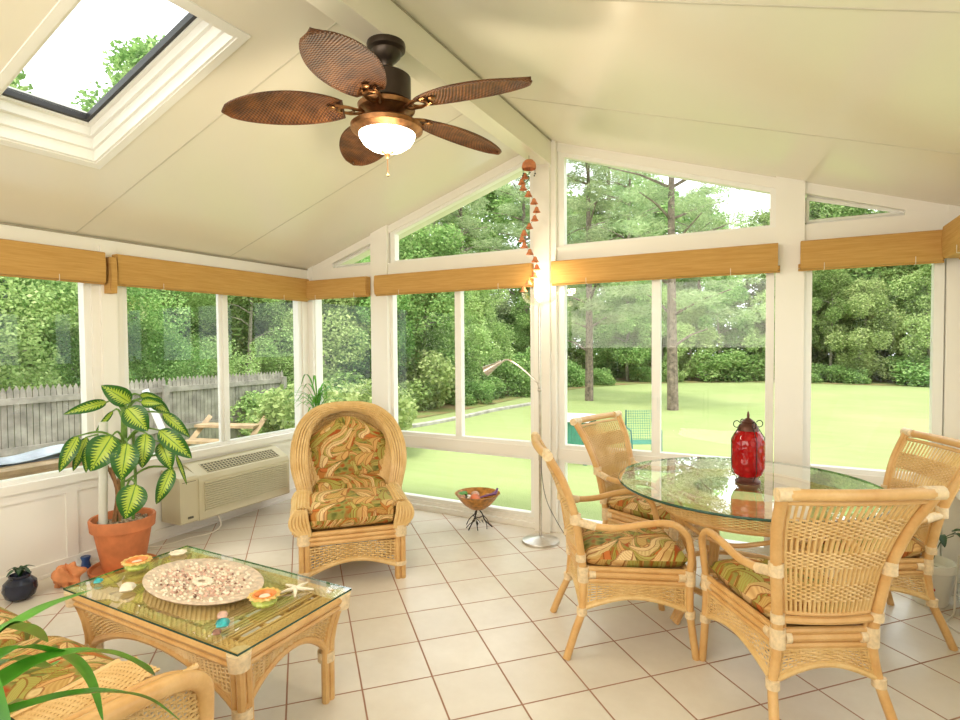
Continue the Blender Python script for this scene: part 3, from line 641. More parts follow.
# ------------------------------------------------------------------ dining chairs
def make_chair(label, group):
    t = empty('rattan_dining_chair', (0, 0, 0), 0, label, 'chair', group)
    BP = cr([(0.178,-0.231,0.387),(0.190,-0.247,0.50),(0.211,-0.275,0.666),(0.240,-0.330,0.83),(0.266,-0.410,0.974)], 8)
    def bp(z):
        for a, c in zip(BP[:-1], BP[1:]):
            if a.z <= z <= c.z: return a.lerp(c, (z-a.z)/(c.z-a.z))
        return BP[-1] if z > 0.9 else BP[0]
    for s in (-1, 1):
        mx = lambda p: V((p[0]*s, p[1], p[2]))
        b = MB(); b.tube([mx(p) for p in cr([(0.235,-0.323,0.0),(0.218,-0.283,0.11),(0.202,-0.243,0.213),(0.185,-0.234,0.31),(0.178,-0.231,0.40)], 6)], 0.0185, 10); b.build('leg', 'rattan', t)
        b = MB(); b.tube([mx(p) for p in cr([(0.245,0.290,0.0),(0.244,0.274,0.11),(0.244,0.261,0.213),(0.240,0.260,0.31),(0.238,0.261,0.42)], 6)], 0.0175, 10); b.build('leg', 'rattan', t)
        b = MB(); b.tube([mx(p) for p in BP], [0.020]*len(BP), 10); b.tube([mx(p)+V((-0.028*s, 0.006, 0)) for p in BP], 0.008, 8); b.build('back_post', 'rattan', t)
        b = MB(); b.tube([mx(p) for p in cr([(0.212,-0.272,0.662),(0.228,-0.20,0.635),(0.255,-0.08,0.632),(0.272,0.05,0.655),(0.276,0.16,0.655),(0.270,0.235,0.600),(0.252,0.262,0.50),(0.239,0.261,0.40)], 8)], 0.0165, 10); b.build('armrest', 'rattan', t)
    cs = [V((-0.178,-0.231,0)), V((0.178,-0.231,0)), V((0.238,0.261,0)), V((-0.238,0.261,0))]
    b = MB()
    for k in range(4):
        p, q = cs[k], cs[(k+1) % 4]
        for z, r in ((0.412, 0.013), (0.386, 0.017), (0.356, 0.013)): b.tube([p+V((0,0,z)), q+V((0,0,z))], r, 8)
    b.tube([(-0.20, 0.0, 0.40), (0.20, 0.0, 0.40)], 0.012, 6); b.tube([(-0.19, -0.12, 0.40), (0.19, -0.12, 0.40)], 0.012, 6); b.tube([(-0.22, 0.14, 0.40), (0.22, 0.14, 0.40)], 0.012, 6)
    b.build('seat_frame', 'rattan', t)
    b = MB(); b.add([c+V((0, 0, z)) for z in (0.392, 0.402) for c in cs], [(3,2,1,0),(4,5,6,7),(0,1,5,4),(1,2,6,5),(2,3,7,6),(3,0,4,7)]); b.build('added_seat_deck', 'rattan', t, False)  # deck added under the cushion to darken the apron weave holes
    lo = [V((-0.202,-0.243,0.213)), V((0.202,-0.243,0.213)), V((0.244,0.261,0.213)), V((-0.244,0.261,0.213))]
    for k in range(4):
        p, q, p2, q2 = cs[k]+V((0,0,0.34)), cs[(k+1) % 4]+V((0,0,0.34)), lo[k], lo[(k+1) % 4]
        def S(u, v, p=p, q=q, p2=p2, q2=q2):
            u2 = 0.04+0.92*u; top = p.lerp(q, u2); bot = p2.lerp(q2, u2)+V((0, 0, 0.012+0.062*math.sin(math.pi*u2))); return top.lerp(bot, v)
        b = MB(); weave(b, S, 15, 7, 0.0042, 0.0036, 3, 0.0036, 0.05, 0.88, 1)
        b.tube([S(k2/14, 1.0) for k2 in range(15)], 0.012, 8); b.tube([S(0, 0), S(0, 1)], 0.006, 6); b.tube([S(1, 0), S(1, 1)], 0.006, 6); b.tube([S(0, 0), S(1, 0)], 0.006, 6)
        b.tube([S(k2/14, 0.90) for k2 in range(15)], 0.005, 6)
        b.build('apron_panel', 'rattan_reed', t)
    # back: top rail, bottom rail, woven panel
    L, Rr = BP[-1].copy(), BP[-1].copy(); L.x *= -1
    def bow(z, inset, u, dz=0):
        p = bp(z); x = (p.x-inset)*(2*u-1); return V((x, p.y-0.022*(1-(2*u-1)**2), p.z+dz))
    b = MB(); b.tube([V(((2*u-1)*0.285, -0.412-0.022*(1-(2*u-1)**2), 0.978)) for u in [k/12 for k in range(13)]], 0.021, 10); b.tube([bow(0.945, 0.0, k/12) for k in range(13)], 0.010, 8); b.build('top_rail', 'rattan', t)
    b = MB(); b.tube([bow(0.462, 0.0, k/12) for k in range(13)], 0.015, 8); b.tube([bow(0.488, 0.03, k/12) for k in range(13)], 0.008, 8); b.build('bottom_rail', 'rattan', t)
    def SB(u, v): z = 0.935-(0.935-0.49)*v; return bow(z, 0.034, u)
    b = MB(); nst = 20
    for i in range(nst+1):
        u = i/nst; b.tube([SB(u, k/8) for k in range(9)], 0.0056 if 0 < i < nst else 0.007, 5, False)
    b.build('back_slats', 'rattan_reed', t)
    b = MB()
    for v0, v1 in ((0.13, 0.32), (0.44, 0.59), (0.73, 0.89)):
        n = max(4, int((v1-v0)*0.445/0.0074)); weave(b, SB, nst, n, 0.0042, 0.0072, 3, 0.001, v0, v1)
    b.build('back_weave', 'rattan_reed', t)
    def wrap(p, d, r, l): q_ = MB(); p, d = V(p), V(d).normalized(); q_.tube([p-d*l/2, p+d*l/2], r, 10); q_.build('joint_wrap', 'rattan_wrap', t)
    for s in (-1, 1):
        for p, r, l in (((0.178,-0.231,0.386), 0.028, 0.075), ((0.202,-0.243,0.215), 0.025, 0.035), ((0.238,0.261,0.386), 0.026, 0.07), ((0.244,0.261,0.215), 0.024, 0.035), ((0.211,-0.275,0.664), 0.0265, 0.05), ((0.187,-0.245,0.468), 0.025, 0.035)):
            wrap((p[0]*s, p[1], p[2]), (0, 0, 1), r, l)
        wrap((0.250*s, -0.414, 0.978), (s, 0, 0), 0.0245, 0.075); wrap((0.222*s, -0.225, 0.641), (0.1*s, 0.5, -0.12), 0.0205, 0.09)
        wrap((0.178*s-0.035*s, -0.231, 0.386), (s, 0, 0), 0.024, 0.022); wrap((0.238*s-0.035*s, 0.261, 0.386), (s, 0, 0), 0.022, 0.022)
        wrap((0.184*s, -0.19, 0.386), (0, 1, 0), 0.022, 0.03); wrap((0.234*s, 0.222, 0.386), (0, 1, 0), 0.022, 0.03)
    b = MB(); cushion(b, 0, 0.02, 0.460, 0.47, 0.50, 0.115, wb=0.375); cu = b.build('seat_cushion', 'floral', t)
    return t
chair0 = make_chair('rattan dining armchair at the left of the glass table facing right, nearest the floor lamp', 'rattan chairs round the glass dining table')
def place(o, x, y, deg): o.location = (x, y, 0); o.rotation_euler = (0, 0, math.radians(deg-90))
CH = [(0.053, 2.633, 119.0, 'rattan dining armchair in front of the glass table, seen from behind'),
      (0.376, 3.505, 203.2, 'rattan dining armchair at the right of the glass table, beside the white flower pot'),
      (-0.705, 3.66, -17.0, 'rattan dining armchair on the far side of the glass table against the lawn window')]
for x, y, a, lab in CH:
    c = copy_tree(chair0); c['label'] = lab; place(c, x, y, a)
place(chair0, -0.699, 2.838, 28.3)

# ------------------------------------------------------------------ dining table
TX, TY = -0.15, 3.31
dt = empty('dining_table', (TX, TY, 0), 0, 'round glass-topped dining table on a woven rattan drum base', 'table')
b = MB(); n = 72; R = 0.662; z0, z1 = 0.727, 0.740
b.lathe([(R, z0), (R+0.003, (z0+z1)/2), (R, z1)], n=n, capb=False, mi=1)
b.add([(R*math.cos(2*math.pi*k/n), R*math.sin(2*math.pi*k/n), z1) for k in range(n)], [tuple(range(n))], None, 0)
b.build('glass_top', ['table_glass', 'glass_edge'], dt, False)
b = MB()
for r, z, rr in ((0.40, 0.700, 0.024), (0.445, 0.690, 0.018), (0.42, 0.60, 0.016), (0.36, 0.22, 0.016)):
    b.tube(ring_pts(lambda a: (r*math.cos(a), r*math.sin(a), z), 56), rr, 8, closed=True)
b.build('ring_frame', 'rattan', dt)
b = MB(); weave(b, lambda u, v: (0.435*math.cos(2*math.pi*u), 0.435*math.sin(2*math.pi*u), 0.69-0.085*v), 100, 14, 0.003, 0.004, 2, 0.002); b.build('woven_band', 'rattan_reed', dt)
b = MB(); weave(b, lambda u, v: ((0.42-0.16*v)*math.cos(2*math.pi*u), (0.42-0.16*v)*math.sin(2*math.pi*u), 0.705), 90, 22, 0.0034, 0.003, 2, 0.002); b.build('woven_rim', 'rattan_reed', dt)
for k in range(4):
    a0 = math.radians(35+90*k); b = MB()
    for dd in (-0.06, 0, 0.06):
        ca, sa = math.cos(a0+dd), math.sin(a0+dd)
        b.tube(cr([(0.41*ca, 0.41*sa, 0.69), (0.36*ca, 0.36*sa, 0.5), (0.30*ca, 0.30*sa, 0.33), (0.33*ca, 0.33*sa, 0.15), (0.40*ca, 0.40*sa, 0.0)], 5), 0.014, 8)
    b.build('leg', 'rattan', dt)
b = MB()
for k in range(4):
    a0, a1 = math.radians(35+90*k), math.radians(125+90*k)
    b.tube(cr([(0.37*math.cos(a0), 0.37*math.sin(a0), 0.56), (0.37*math.cos(a0+0.4), 0.37*math.sin(a0+0.4), 0.53), (0.36*math.cos((a0+a1)/2), 0.36*math.sin((a0+a1)/2), 0.50), (0.37*math.cos(a1-0.4), 0.37*math.sin(a1-0.4), 0.53), (0.37*math.cos(a1), 0.37*math.sin(a1), 0.56)], 5), 0.012, 8)
b.build('curved_braces', 'rattan', dt)

# lantern
ln = empty('lantern', (-0.135, 3.30, 0.7405), 0, 'red glass candle lantern with dark wire frame on the dining table', 'lantern')
b = MB(); b.lathe([(0.062, 0), (0.064, 0.012), (0.05, 0.02), (0.045, 0.035)], n=24); b.build('foot', 'lantern_metal', ln)
b = MB(); b.lathe([(0.045, 0.033), (0.070, 0.05), (0.083, 0.085), (0.084, 0.16), (0.083, 0.225), (0.070, 0.262), (0.050, 0.285), (0.045, 0.29)], n=28, capb=True, capt=True); b.build('glass_globe', 'red_glass', ln)
b = MB(); b.lathe([(0.055, 0.283), (0.05, 0.30), (0.045, 0.312), (0.032, 0.322), (0.035, 0.33), (0.016, 0.345), (0.006, 0.352), (0.007, 0.365), (0.003, 0.385)], n=18, capt=True); b.build('lid', 'lantern_metal', ln)
b = MB()
for k in range(4):
    a = math.radians(30+90*k); c, s = math.cos(a), math.sin(a)
    b.tube([(0.05*c, 0.05*s, 0.01), (0.088*c, 0.088*s, 0.07), (0.091*c, 0.091*s, 0.24), (0.055*c, 0.055*s, 0.295)], 0.0022, 5)
    b.tube([((0.05+0.018*math.cos(t)+0.012)*c, (0.05+0.018*math.cos(t)+0.012)*s, 0.318+0.018*math.sin(t)) for t in [3.6+q*0.45 for q in range(-1, 13)]], 0.0025, 5)
b.build('wire_frame', 'iron', ln)

# ------------------------------------------------------------------ coffee table
cx, cy = -2.15, 1.52
ct = empty('coffee_table', (cx, cy, 0), 0, 'low rattan coffee table with rectangular glass top and arched woven sides', 'coffee table')
hx, hy = 0.555, 0.285
b = MB(); b.box(-hx, hx, -hy, hy, 0.452, 0.460, 1); b.f = b.f[:0] if False else b.f
b.mi = [0 if i == 1 else 1 for i in range(6)]; del b.f[0]; del b.uv[0]; del b.mi[0]; b.mi = [0, 1, 1, 1, 1]
b.build('glass_top', ['table_glass', 'glass_edge'], ct, False)
ex, ey = hx-0.02, hy-0.02
b = MB()
for z, o_, r in ((0.428, 0.0, 0.018), (0.398, 0.008, 0.012)):
    P = [V((-ex-o_*0, -ey, z)), V((ex, -ey, z)), V((ex, ey, z)), V((-ex, ey, z))]
    for k in range(4): b.tube([P[k], P[(k+1) % 4]], r, 8)
b.build('top_frame', 'rattan', ct)
b = MB(); n = 50
for k in range(n):
    x = -ex+0.06+(2*ex-0.12)*(k+0.5)/n
    if (k % 6) != 5: b.tube([(x, -ey+0.02, 0.432), (x, ey-0.02, 0.432)], 0.0062, 6)
for y in (-0.16, -0.05, 0.05, 0.16): b.tube([(-ex, y, 0.418), (ex, y, 0.418)], 0.010, 6)
b.build('top_slats', 'rattan_reed', ct)
b = MB(); weave(b, lambda u, v: (-0.24+0.48*u, -0.19+0.38*v, 0.441), 34, 34, 0.0045, 0.003, 2, 0.0045); 
for s in (-1, 1): weave(b, lambda u, v, s=s: (-ex+0.015+2*(ex-0.015)*u, s*(ey-0.012-0.05*v), 0.438), 70, 5, 0.004, 0.003, 2, 0.003)
for s in (-1, 1): weave(b, lambda u, v, s=s: (s*(ex-0.012-0.05*v), -ey+0.06+(2*ey-0.12)*u, 0.438), 32, 5, 0.004, 0.003, 2, 0.003)
b.build('woven_center', 'rattan_reed', ct)
cor = [(-1, -1), (1, -1), (1, 1), (-1, 1)]
def legxy(sx, sy, z):
    k = max(0, (z-0.20)/0.24); off = -0.045*(1-k*k); return V((sx*(ex+off), sy*(ey+off), z))
for sx, sy in cor:
    b = MB()
    for dx, dy in ((0, 0), (-0.03*sx, 0), (0, -0.03*sy)):
        b.tube([legxy(sx, sy, z)+V((dx, dy, 0)) for z in (0.0, 0.1, 0.19, 0.25, 0.31, 0.36, 0.40, 0.43)], 0.0165, 8)
    b.build('leg', 'rattan', ct)
for k in range(4):
    (ax_, ay_), (bx_, by_) = cor[k], cor[(k+1) % 4]; ln_ = 1 if k % 2 == 0 else 0.75
    def S(u, v, A=(ax_, ay_), B=(bx_, by_)):
        pb = 0.205+0.135*math.sin(math.pi*u)**0.8; z = 0.39+(pb-0.39)*v
        p = legxy(*A, z).lerp(legxy(*B, z), 0.03+0.94*u); p.z = z; return p
    b = MB(); nst = 40 if k % 2 == 0 else 20
    weave(b, S, nst, 14, 0.0036, 0.0052, 2, 0.0036, 0.03, 0.88); b.build('apron_panel', 'rattan_reed', ct)
    b = MB(); b.tube([S(q/24, 1.0) for q in range(25)], 0.015, 8); b.tube([S(q/24, 0.90) for q in range(25)], 0.007, 6); b.build('apron_rail', 'rattan', ct)
for sx, sy in cor:
    b = MB(); c0 = V((sx*(ex-0.012), sy*(ey-0.012), 0)); b.tube([c0+V((0,0,0.385)), c0+V((0,0,0.445))], [0.036, 0.042], 12); b.build('joint_wrap', 'rattan_wrap', ct)
    b = MB(); p = legxy(sx, sy, 0.19); b.tube([p+V((-0.012*sx, -0.012*sy, -0.02)), p+V((-0.012*sx, -0.012*sy, 0.02))], 0.036, 12); b.build('joint_wrap', 'rattan_wrap', ct)
ZT = 0.4605
# shell plate
pl = empty('shell_tray', (-2.18, 1.525, ZT), math.radians(-4), 'large oval tray covered in a mosaic of seashells on the coffee table', 'tray')
b = MB(); b.lathe([(0.12, 0.0), (0.20, 0.008), (0.255, 0.024), (0.26, 0.030), (0.252, 0.033), (0.20, 0.022), (0.10, 0.016), (0.001, 0.015)], n=56, capt=True); b.build('tray_body', 'tray_stone', pl)
rnd = random.Random(3)
for nm, mat, cnt in (('pale_shells', 'shell_cream', 260), ('pink_shells', 'shell_pink', 240), ('brown_shells', 'shell_brown', 60)):
    b = MB()
    for k in range(cnt):
        a = rnd.random()*6.283; r = 0.235*math.sqrt(rnd.random())
        if nm != 'pale_shells' and not (0.05 < r < 0.19): r = 0.05+0.14*rnd.random()
        z = 0.016+0.010*max(0, (r-0.1)/0.14)
        s = rnd.uniform(0.004, 0.009)*(0.8 if nm != 'pale_shells' else 1)
        b.ball((r*math.cos(a), r*math.sin(a), z+s*0.3), s, 4, sq=(1, 1, 0.8))
    if nm == 'pale_shells':
        for k in range(12): a = k*math.pi/6; b.ball((0.035*math.cos(a), 0.035*math.sin(a), 0.022), 0.014, 5, sq=(1, 1, 0.5))
    o = b.build(nm, mat, pl); o['kind'] = 'stuff'
pl.scale = (1.22, 0.75, 1)
def flower_holder(x, y, label):
    e = empty('candle_holder', (x, y, ZT), 0, label, 'candle holder'); e.scale = (0.86, 0.86, 0.95)
    b = MB(); b.lathe([(0.030, 0.0), (0.048, 0.006), (0.056, 0.018), (0.050, 0.028), (0.064, 0.034), (0.058, 0.040)], n=48, wob=lambda a, j: 1+(0.06*math.cos(a*14) if j in (1, 2) else 0)); b.build('green_petals', 'green_glaze', e)
    b = MB(); b.lathe([(0.050, 0.034), (0.070, 0.043), (0.064, 0.050), (0.050, 0.047)], n=56, wob=lambda a, j: 1+(0.09*math.cos(a*14) if j in (1, 2) else 0), capb=False); b.build('yellow_petals', 'yellow_glaze', e)
    b = MB(); b.lathe([(0.054, 0.048), (0.046, 0.051), (0.036, 0.040), (0.033, 0.030), (0.001, 0.030)], n=32, capb=False); b.build('orange_cup', 'orange_glaze', e)
    b = MB(); b.lathe([(0.025, 0.030), (0.026, 0.038), (0.024, 0.040), (0.001, 0.040)], n=20, capt=True); b.tube([(0, 0, 0.038), (0.001, 0, 0.047)], 0.001, 4); b.build('candle', 'wax', e)
flower_holder(-2.62, 1.50, 'orange and green flower candle holder near the terracotta pot')
flower_holder(-1.80, 1.525, 'orange and green flower candle holder beside the white starfish')
b = MB(); b.lathe([(0.018, 0), (0.034, 0.006), (0.040, 0.014), (0.026, 0.018), (0.022, 0.012), (0.001, 0.012)], n=40, wob=lambda a, j: 1+(0.08*math.cos(a*9) if j in (1, 2) else 0), capt=True); tag(b.build('candle_dish', 'shell_cream', None, True, (-2.62, 1.70, ZT)), 'small white flower-shaped candle dish on the far edge of the coffee table', 'candle dish')
def shell(x, y, mat, label, s=0.03, cat='seashell'):
    b = MB(); b.lathe([(0.001, -0.0), (0.5*s, 0.15*s), (0.9*s, 0.5*s), (0.7*s, 0.9*s), (0.3*s, 1.15*s), (0.001, 1.2*s)][::1], n=14, wob=lambda a, j: 1+0.18*math.cos(a*5)+0.25*math.cos(a)); tag(b.build('seashell', mat, None, True, (x, y, ZT)), label, cat)
shell(-2.42, 1.34, 'shell_cream', 'cream seashell left of the shell tray on the coffee table', 0.034)
shell(-2.62, 1.33, 'turquoise', 'small turquoise piece at the left end of the coffee table', 0.020, 'ornament')
shell(-1.80, 1.33, 'turquoise', 'turquoise starfish-like ornament near the front corner of the coffee table', 0.028, 'ornament')
shell(-1.86, 1.375, 'shell_pink', 'small pink seashell beside the turquoise ornament on the coffee table', 0.022)
shell(-1.77, 1.285, 'shell_brown', 'tiny brown seashell at the front corner of the coffee table', 0.018)
b = MB()
for k in range(5):
    a = 0.4+k*2*math.pi/5; b.tube([(0, 0, 0.009), (0.035*math.cos(a), 0.035*math.sin(a), 0.010), (0.075*math.cos(a+0.04), 0.075*math.sin(a+0.04), 0.005)], [0.012, 0.008, 0.004], 6, flat=0.8)
tag(b.build('starfish', 'shell_cream', None, True, (-1.79, 1.68, ZT)), 'white starfish lying at the right end of the coffee table', 'starfish')
def prism(x, y, lab, s=0.03):
    b = MB(); b.add([(-s, -s, 0), (s, -s, 0), (s, s, 0), (-s, s, 0), (0, 0, s*2)], [(0, 1, 4), (1, 2, 4), (2, 3, 4), (3, 0, 4), (3, 2, 1, 0)]); o = b.build('glass_pyramid', 'clear_glass', None, False, (x, y, ZT)); o.rotation_euler = (0, 0, 0.5); tag(o, lab, 'ornament')
prism(-2.46, 1.47, 'clear glass pyramid between flower candle holder and shell tray', 0.018)

# ------------------------------------------------------------------ barrel armchair, ottoman, loveseat
def reed_roll(b, pts, rx, ry, n=16, r=0.009, side=None):
    """bundle of parallel reeds round an oval core following pts"""
    pts = [V(p) for p in pts]; N = len(pts); fr = []
    for i in range(N):
        t = (pts[min(N-1, i+1)]-pts[max(0, i-1)]).normalized(); y = V((0, 1, 0)); a = (y-t*y.dot(t)).normalized(); fr.append((t.cross(a), a))
    for k in range(n):
        an = 2*math.pi*k/n
        b.tube([pts[i]+fr[i][0]*math.cos(an)*rx(i/(N-1))+fr[i][1]*math.sin(an)*ry(i/(N-1)) for i in range(N)], r, 5, False)
    b.tube(pts, [min(rx(i/(N-1)), ry(i/(N-1)))*0.92 for i in range(N)], 10)
am = empty('wicker_armchair', (-2.93, 3.295, 0), math.radians(-45-90), 'wicker barrel armchair with tropical leaf cushions in the far left corner', 'armchair')
arch = cr([(0.30,0.33,0.20),(0.315,0.335,0.34),(0.345,0.32,0.50),(0.375,0.28,0.64),(0.370,0.18,0.77),(0.330,0.02,0.88),(0.240,-0.13,0.955),(0.12,-0.20,0.99),(0,-0.22,1.0)], 5)
full = arch+[V((-p.x, p.y, p.z)) for p in arch[-2::-1]]
b = MB(); reed_roll(b, full, lambda t: 0.032+0.026*math.sin(math.pi*min(1, max(0, (abs(t-0.5)*2))))**1.5, lambda t: 0.045, 18, 0.0095); b.build('rolled_arm_band', 'rattan_reed', am)
def base_u(u):
    a = math.pi*(1-u); x = 0.30*math.cos(a); y = 0.30-0.62*math.sin(a)**0.6 if True else 0; return V((-x, y, 0.22))
def shellS(u, v):
    i = u*(len(full)-1); k = min(len(full)-2, int(i)); p = full[k].lerp(full[k+1], i-k)+V((0, -0.03, 0)); q = base_u(1-u); return p.lerp(q, v)+V((0, -0.02*math.sin(math.pi*v), 0))
b = MB(); weave(b, shellS, 90, 46, 0.006, 0.004, 2, 0.003); b.grid(lambda u, v: V(shellS(u, v)), 60, 8); b.build('woven_shell', 'rattan_reed', am)
b = MB()
for s in (-1, 1):
    for y in (0.30,): b.tube([(0.30*s, y, 0), (0.30*s, y, 0.28)], 0.022, 8)
for s in (-1, 1):
    for y in (0.30, -0.26):
        q = MB()
        for dx, dy in ((0, 0), (-0.03*s, 0), (0, 0.03 if y < 0 else -0.03)): q.tube([(0.29*s+dx, y+dy, 0), (0.29*s+dx, y+dy, 0.30)], 0.0165, 8)
        q.build('leg', 'rattan', am)
b = MB(); 
for z in (0.30, 0.27): b.tube([(-0.30, 0.32, z), (0.30, 0.32, z)], 0.015, 8); b.tube([(-0.30, -0.26, z), (0.30, -0.26, z)], 0.015, 8); b.tube([(-0.30, 0.32, z), (-0.30, -0.26, z)], 0.015, 8); b.tube([(0.30, 0.32, z), (0.30, -0.26, z)], 0.015, 8)
b.box(-0.28, 0.28, -0.25, 0.31, 0.27, 0.31); b.build('seat_frame', 'rattan', am)
am.scale = (0.94, 1, 1)
b = MB(); cushion(b, 0, 0.06, 0.435, 0.58, 0.56, 0.17, uvs=1.0); b.build('seat_cushion', 'floral', am)
b = MB()
def backc(u, v, s):
    a, c = 2*u-1, 2*v-1
    hh = max(0.0, (v-0.45)/0.55); wd = 0.335*math.sqrt(max(0.0, 1-0.72*hh**2.4)); e = (max(0, 1-abs(a)**5)*max(0, 1-abs(c)**5))**0.4
    x = a*wd; z = 0.49+0.44*v-0.07*a*a*hh; y = 0.11-0.22*v
    return V((x, y+s*0.075*e+0.05*a*a, z))
b.grid(lambda u, v: backc(u, v, 1), 24, 24, uvs_=(0.6, 0.6)); b.grid(lambda u, v: backc(1-u, v, -1), 24, 24, uvs_=(0.6, 0.6)); b.build('back_cushion', 'floral', am)

ot = empty('wicker_ottoman', (-2.49, 2.82, 0), math.radians(-45-90), 'wicker ottoman with tropical leaf cushion in front of the corner armchair', 'ottoman')
ow, od = 0.31, 0.225
for sx in (-1, 1):
    for sy in (-1, 1):
        q = MB()
        for dx, dy in ((0, 0), (-0.032*sx, 0), (0, -0.032*sy), (-0.032*sx, -0.032*sy)): q.tube([(ow*sx+dx, od*sy+dy, 0), (ow*sx+dx, od*sy+dy, 0.30)], 0.0175, 8)
        q.build('leg', 'rattan', ot)
b = MB()
for z in (0.335, 0.305, 0.277):
    for p, q in (((-ow, od), (ow, od)), ((-ow, -od), (ow, -od)), ((-ow, -od), (-ow, od)), ((ow, -od), (ow, od))): b.tube([(*p, z), (*q, z)], 0.0155, 8)
b.box(-ow, ow, -od, od, 0.29, 0.335); b.build('seat_frame', 'rattan', ot)
for k, (A, B) in enumerate((((-ow, od), (ow, od)), ((ow, od), (ow, -od)), ((ow, -od), (-ow, -od)), ((-ow, -od), (-ow, od)))):
    def S(u, v, A=A, B=B): x = A[0]+(B[0]-A[0])*(0.06+0.88*u); y = A[1]+(B[1]-A[1])*(0.06+0.88*u); return V((x, y, 0.262+(0.085+0.07*math.sin(math.pi*u)-0.262)*v))
    b = MB(); weave(b, S, 20 if k % 2 == 0 else 14, 8, 0.0052, 0.006, 3, 0.0048, 0.04, 0.9, 1); b.tube([S(q/20, 1) for q in range(21)], 0.013, 8); b.tube([S(q/20, 0.92) for q in range(21)], 0.008, 6); b.build('apron_panel', 'rattan_reed', ot)
for s in (-1, 1):
    b = MB()
    for k in range(9):
        y = od-0.02-(2*od-0.04)*k/8 if False else None
    # rolled side: reeds run over the side from front to back
    def side(u, t): # t 0 bottom..1 top inner
        a = math.pi*1.05*t; return None
    for k in range(13):
        t = k/12; ang = -0.9+t*3.2; x = ow-0.010+0.060*math.cos(ang)*1.15; z = 0.335+0.082+0.082*math.sin(ang)
        b.tube([(x*s, -od+0.02, z-0.02), (x*s, -od, z), (x*s, od, z), (x*s, od-0.02, z-0.02)], 0.0115, 6)
    for k in range(6):   # front face reeds, vertical, bulging outward
        for yy in (od+0.012, -od-0.012):
            o_ = k/5; xs = [ow-0.055+0.055*o_, ow-0.045+0.10*o_, ow-0.035+0.098*o_, ow-0.03+0.075*o_, ow-0.02+0.04*o_]
            zs = [0.33, 0.385, 0.43, 0.475, 0.495]
            b.tube(cr([(x*s, yy, z) for x, z in zip(xs, zs)], 4), 0.011, 6)
    b.build('rolled_side', 'rattan_reed', ot)
for sx in (-1, 1):
    for sy in (-1, 1):
        for z0_, z1_, r_ in ((0.275, 0.345, 0.043), (0.085, 0.11, 0.040)): b = MB(); b.tube([(ow*sx-0.016*sx, od*sy-0.014*sy, z0_), (ow*sx-0.016*sx, od*sy-0.014*sy, z1_)], r_, 12); b.build('joint_wrap', 'rattan_wrap', ot)
b = MB()
def oc(u, v):   # cushion wraps over the front: loop profile in y-z, width in x
    a = 2*math.pi*v; n_ = 3.2; c, s = math.cos(a), math.sin(a)
    y = (od+0.012)*math.copysign(abs(c)**(2/n_), c); z = 0.42+0.085*math.copysign(abs(s)**(2/n_), s); xx = (2*u-1); k = (max(0, 1-abs(xx)**8))**0.3
    return V((xx*(ow-0.038), y*(0.8+0.2*k), 0.42+(z-0.42)*(0.75+0.25*k)+0.012*(1-xx*xx)*(1 if s > 0 else 0)))
b.grid(oc, 24, 48, uvs_=(0.52, 1.25))
b.add([oc(0, k/24) for k in range(24)], [tuple(range(24))]); b.add([oc(1, k/24) for k in range(24)], [tuple(range(23, -1, -1))]); b.build('seat_cushion', 'floral', ot)

# loveseat by the coffee table (its front corner and right arm show)
ls = empty('wicker_loveseat', (-2.35, 0.62, 0), 0, 'wicker loveseat with leaf-print seat cushions in the bottom left corner', 'sofa')
b = MB()
for z in (0.30, 0.265): 
    for p, q in (((-0.88, 0.40), (0.88, 0.40)), ((-0.88, -0.38), (0.88, -0.38)), ((-0.88, -0.38), (-0.88, 0.40)), ((0.88, -0.38), (0.88, 0.40))): b.tube([(*p, z), (*q, z)], 0.017, 8)
b.box(-0.86, 0.86, -0.37, 0.39, 0.27, 0.31); b.build('seat_frame', 'rattan', ls)
for sx in (-1, 1):
    for yy in (-0.36, 0.38):
        q = MB(); q.tube([(0.87*sx, yy, 0), (0.87*sx, yy, 0.3)], 0.024, 10); q.tube([(0.83*sx, yy, 0), (0.83*sx, yy, 0.3)], 0.018, 10); q.build('leg', 'rattan', ls)
    b = MB()
    path = cr([(0.885*sx, -0.38, 0.66), (0.90*sx, -0.10, 0.605), (0.90*sx, 0.15, 0.59), (0.90*sx, 0.30, 0.575), (0.895*sx, 0.385, 0.53), (0.88*sx, 0.405, 0.44), (0.87*sx, 0.40, 0.30)], 7)
    b.tube(path, 0.026, 12); b.tube([p+V((-0.05*sx, 0.0, -0.004)) for p in path], 0.018, 10); b.build('armrest', 'rattan', ls)
    b = MB()
    def SA(u, v, sx=sx): return V(((0.84-0.20*v)*sx, -0.36+0.66*u, 0.60-0.015*math.sin(3*u)-0.035*v*v))
    weave(b, SA, 40, 24, 0.0045, 0.004, 2, 0.003); b.tube([SA(k/10, 1) for k in range(11)], 0.015, 8); b.build('arm_top_weave', 'rattan_reed', ls)
    b = MB()
    def SS(u, v, sx=sx): return V((0.885*sx, -0.36+0.74*u, 0.59+(0.31-0.59)*v))
    weave(b, SS, 40, 24, 0.0045, 0.0045, 2, 0.0035); b.tube([SS(k/10, 0.04) for k in range(11)], 0.009, 8); b.build('side_panel', 'rattan_reed', ls)
    b = MB(); b.grid(lambda u, v, sx=sx: V((0.66*sx, -0.36+0.70*u, 0.57-0.26*v)), 6, 4); weave(b, lambda u, v, sx=sx: V((0.665*sx, -0.36+0.70*u, 0.57-0.26*v)), 30, 16, 0.005, 0.004, 2, 0.003); b.build('inner_arm_panel', 'rattan_reed', ls)
b = MB()
def SBk(u, v): return V((-0.86+1.72*u, -0.38-0.08*(1-v), 0.30+0.55*(1-v)))
weave(b, SBk, 90, 60, 0.0045, 0.004, 1, 0.003); b.tube([SBk(0, 0), SBk(1, 0)], 0.03, 10); b.build('backrest', 'rattan_reed', ls)
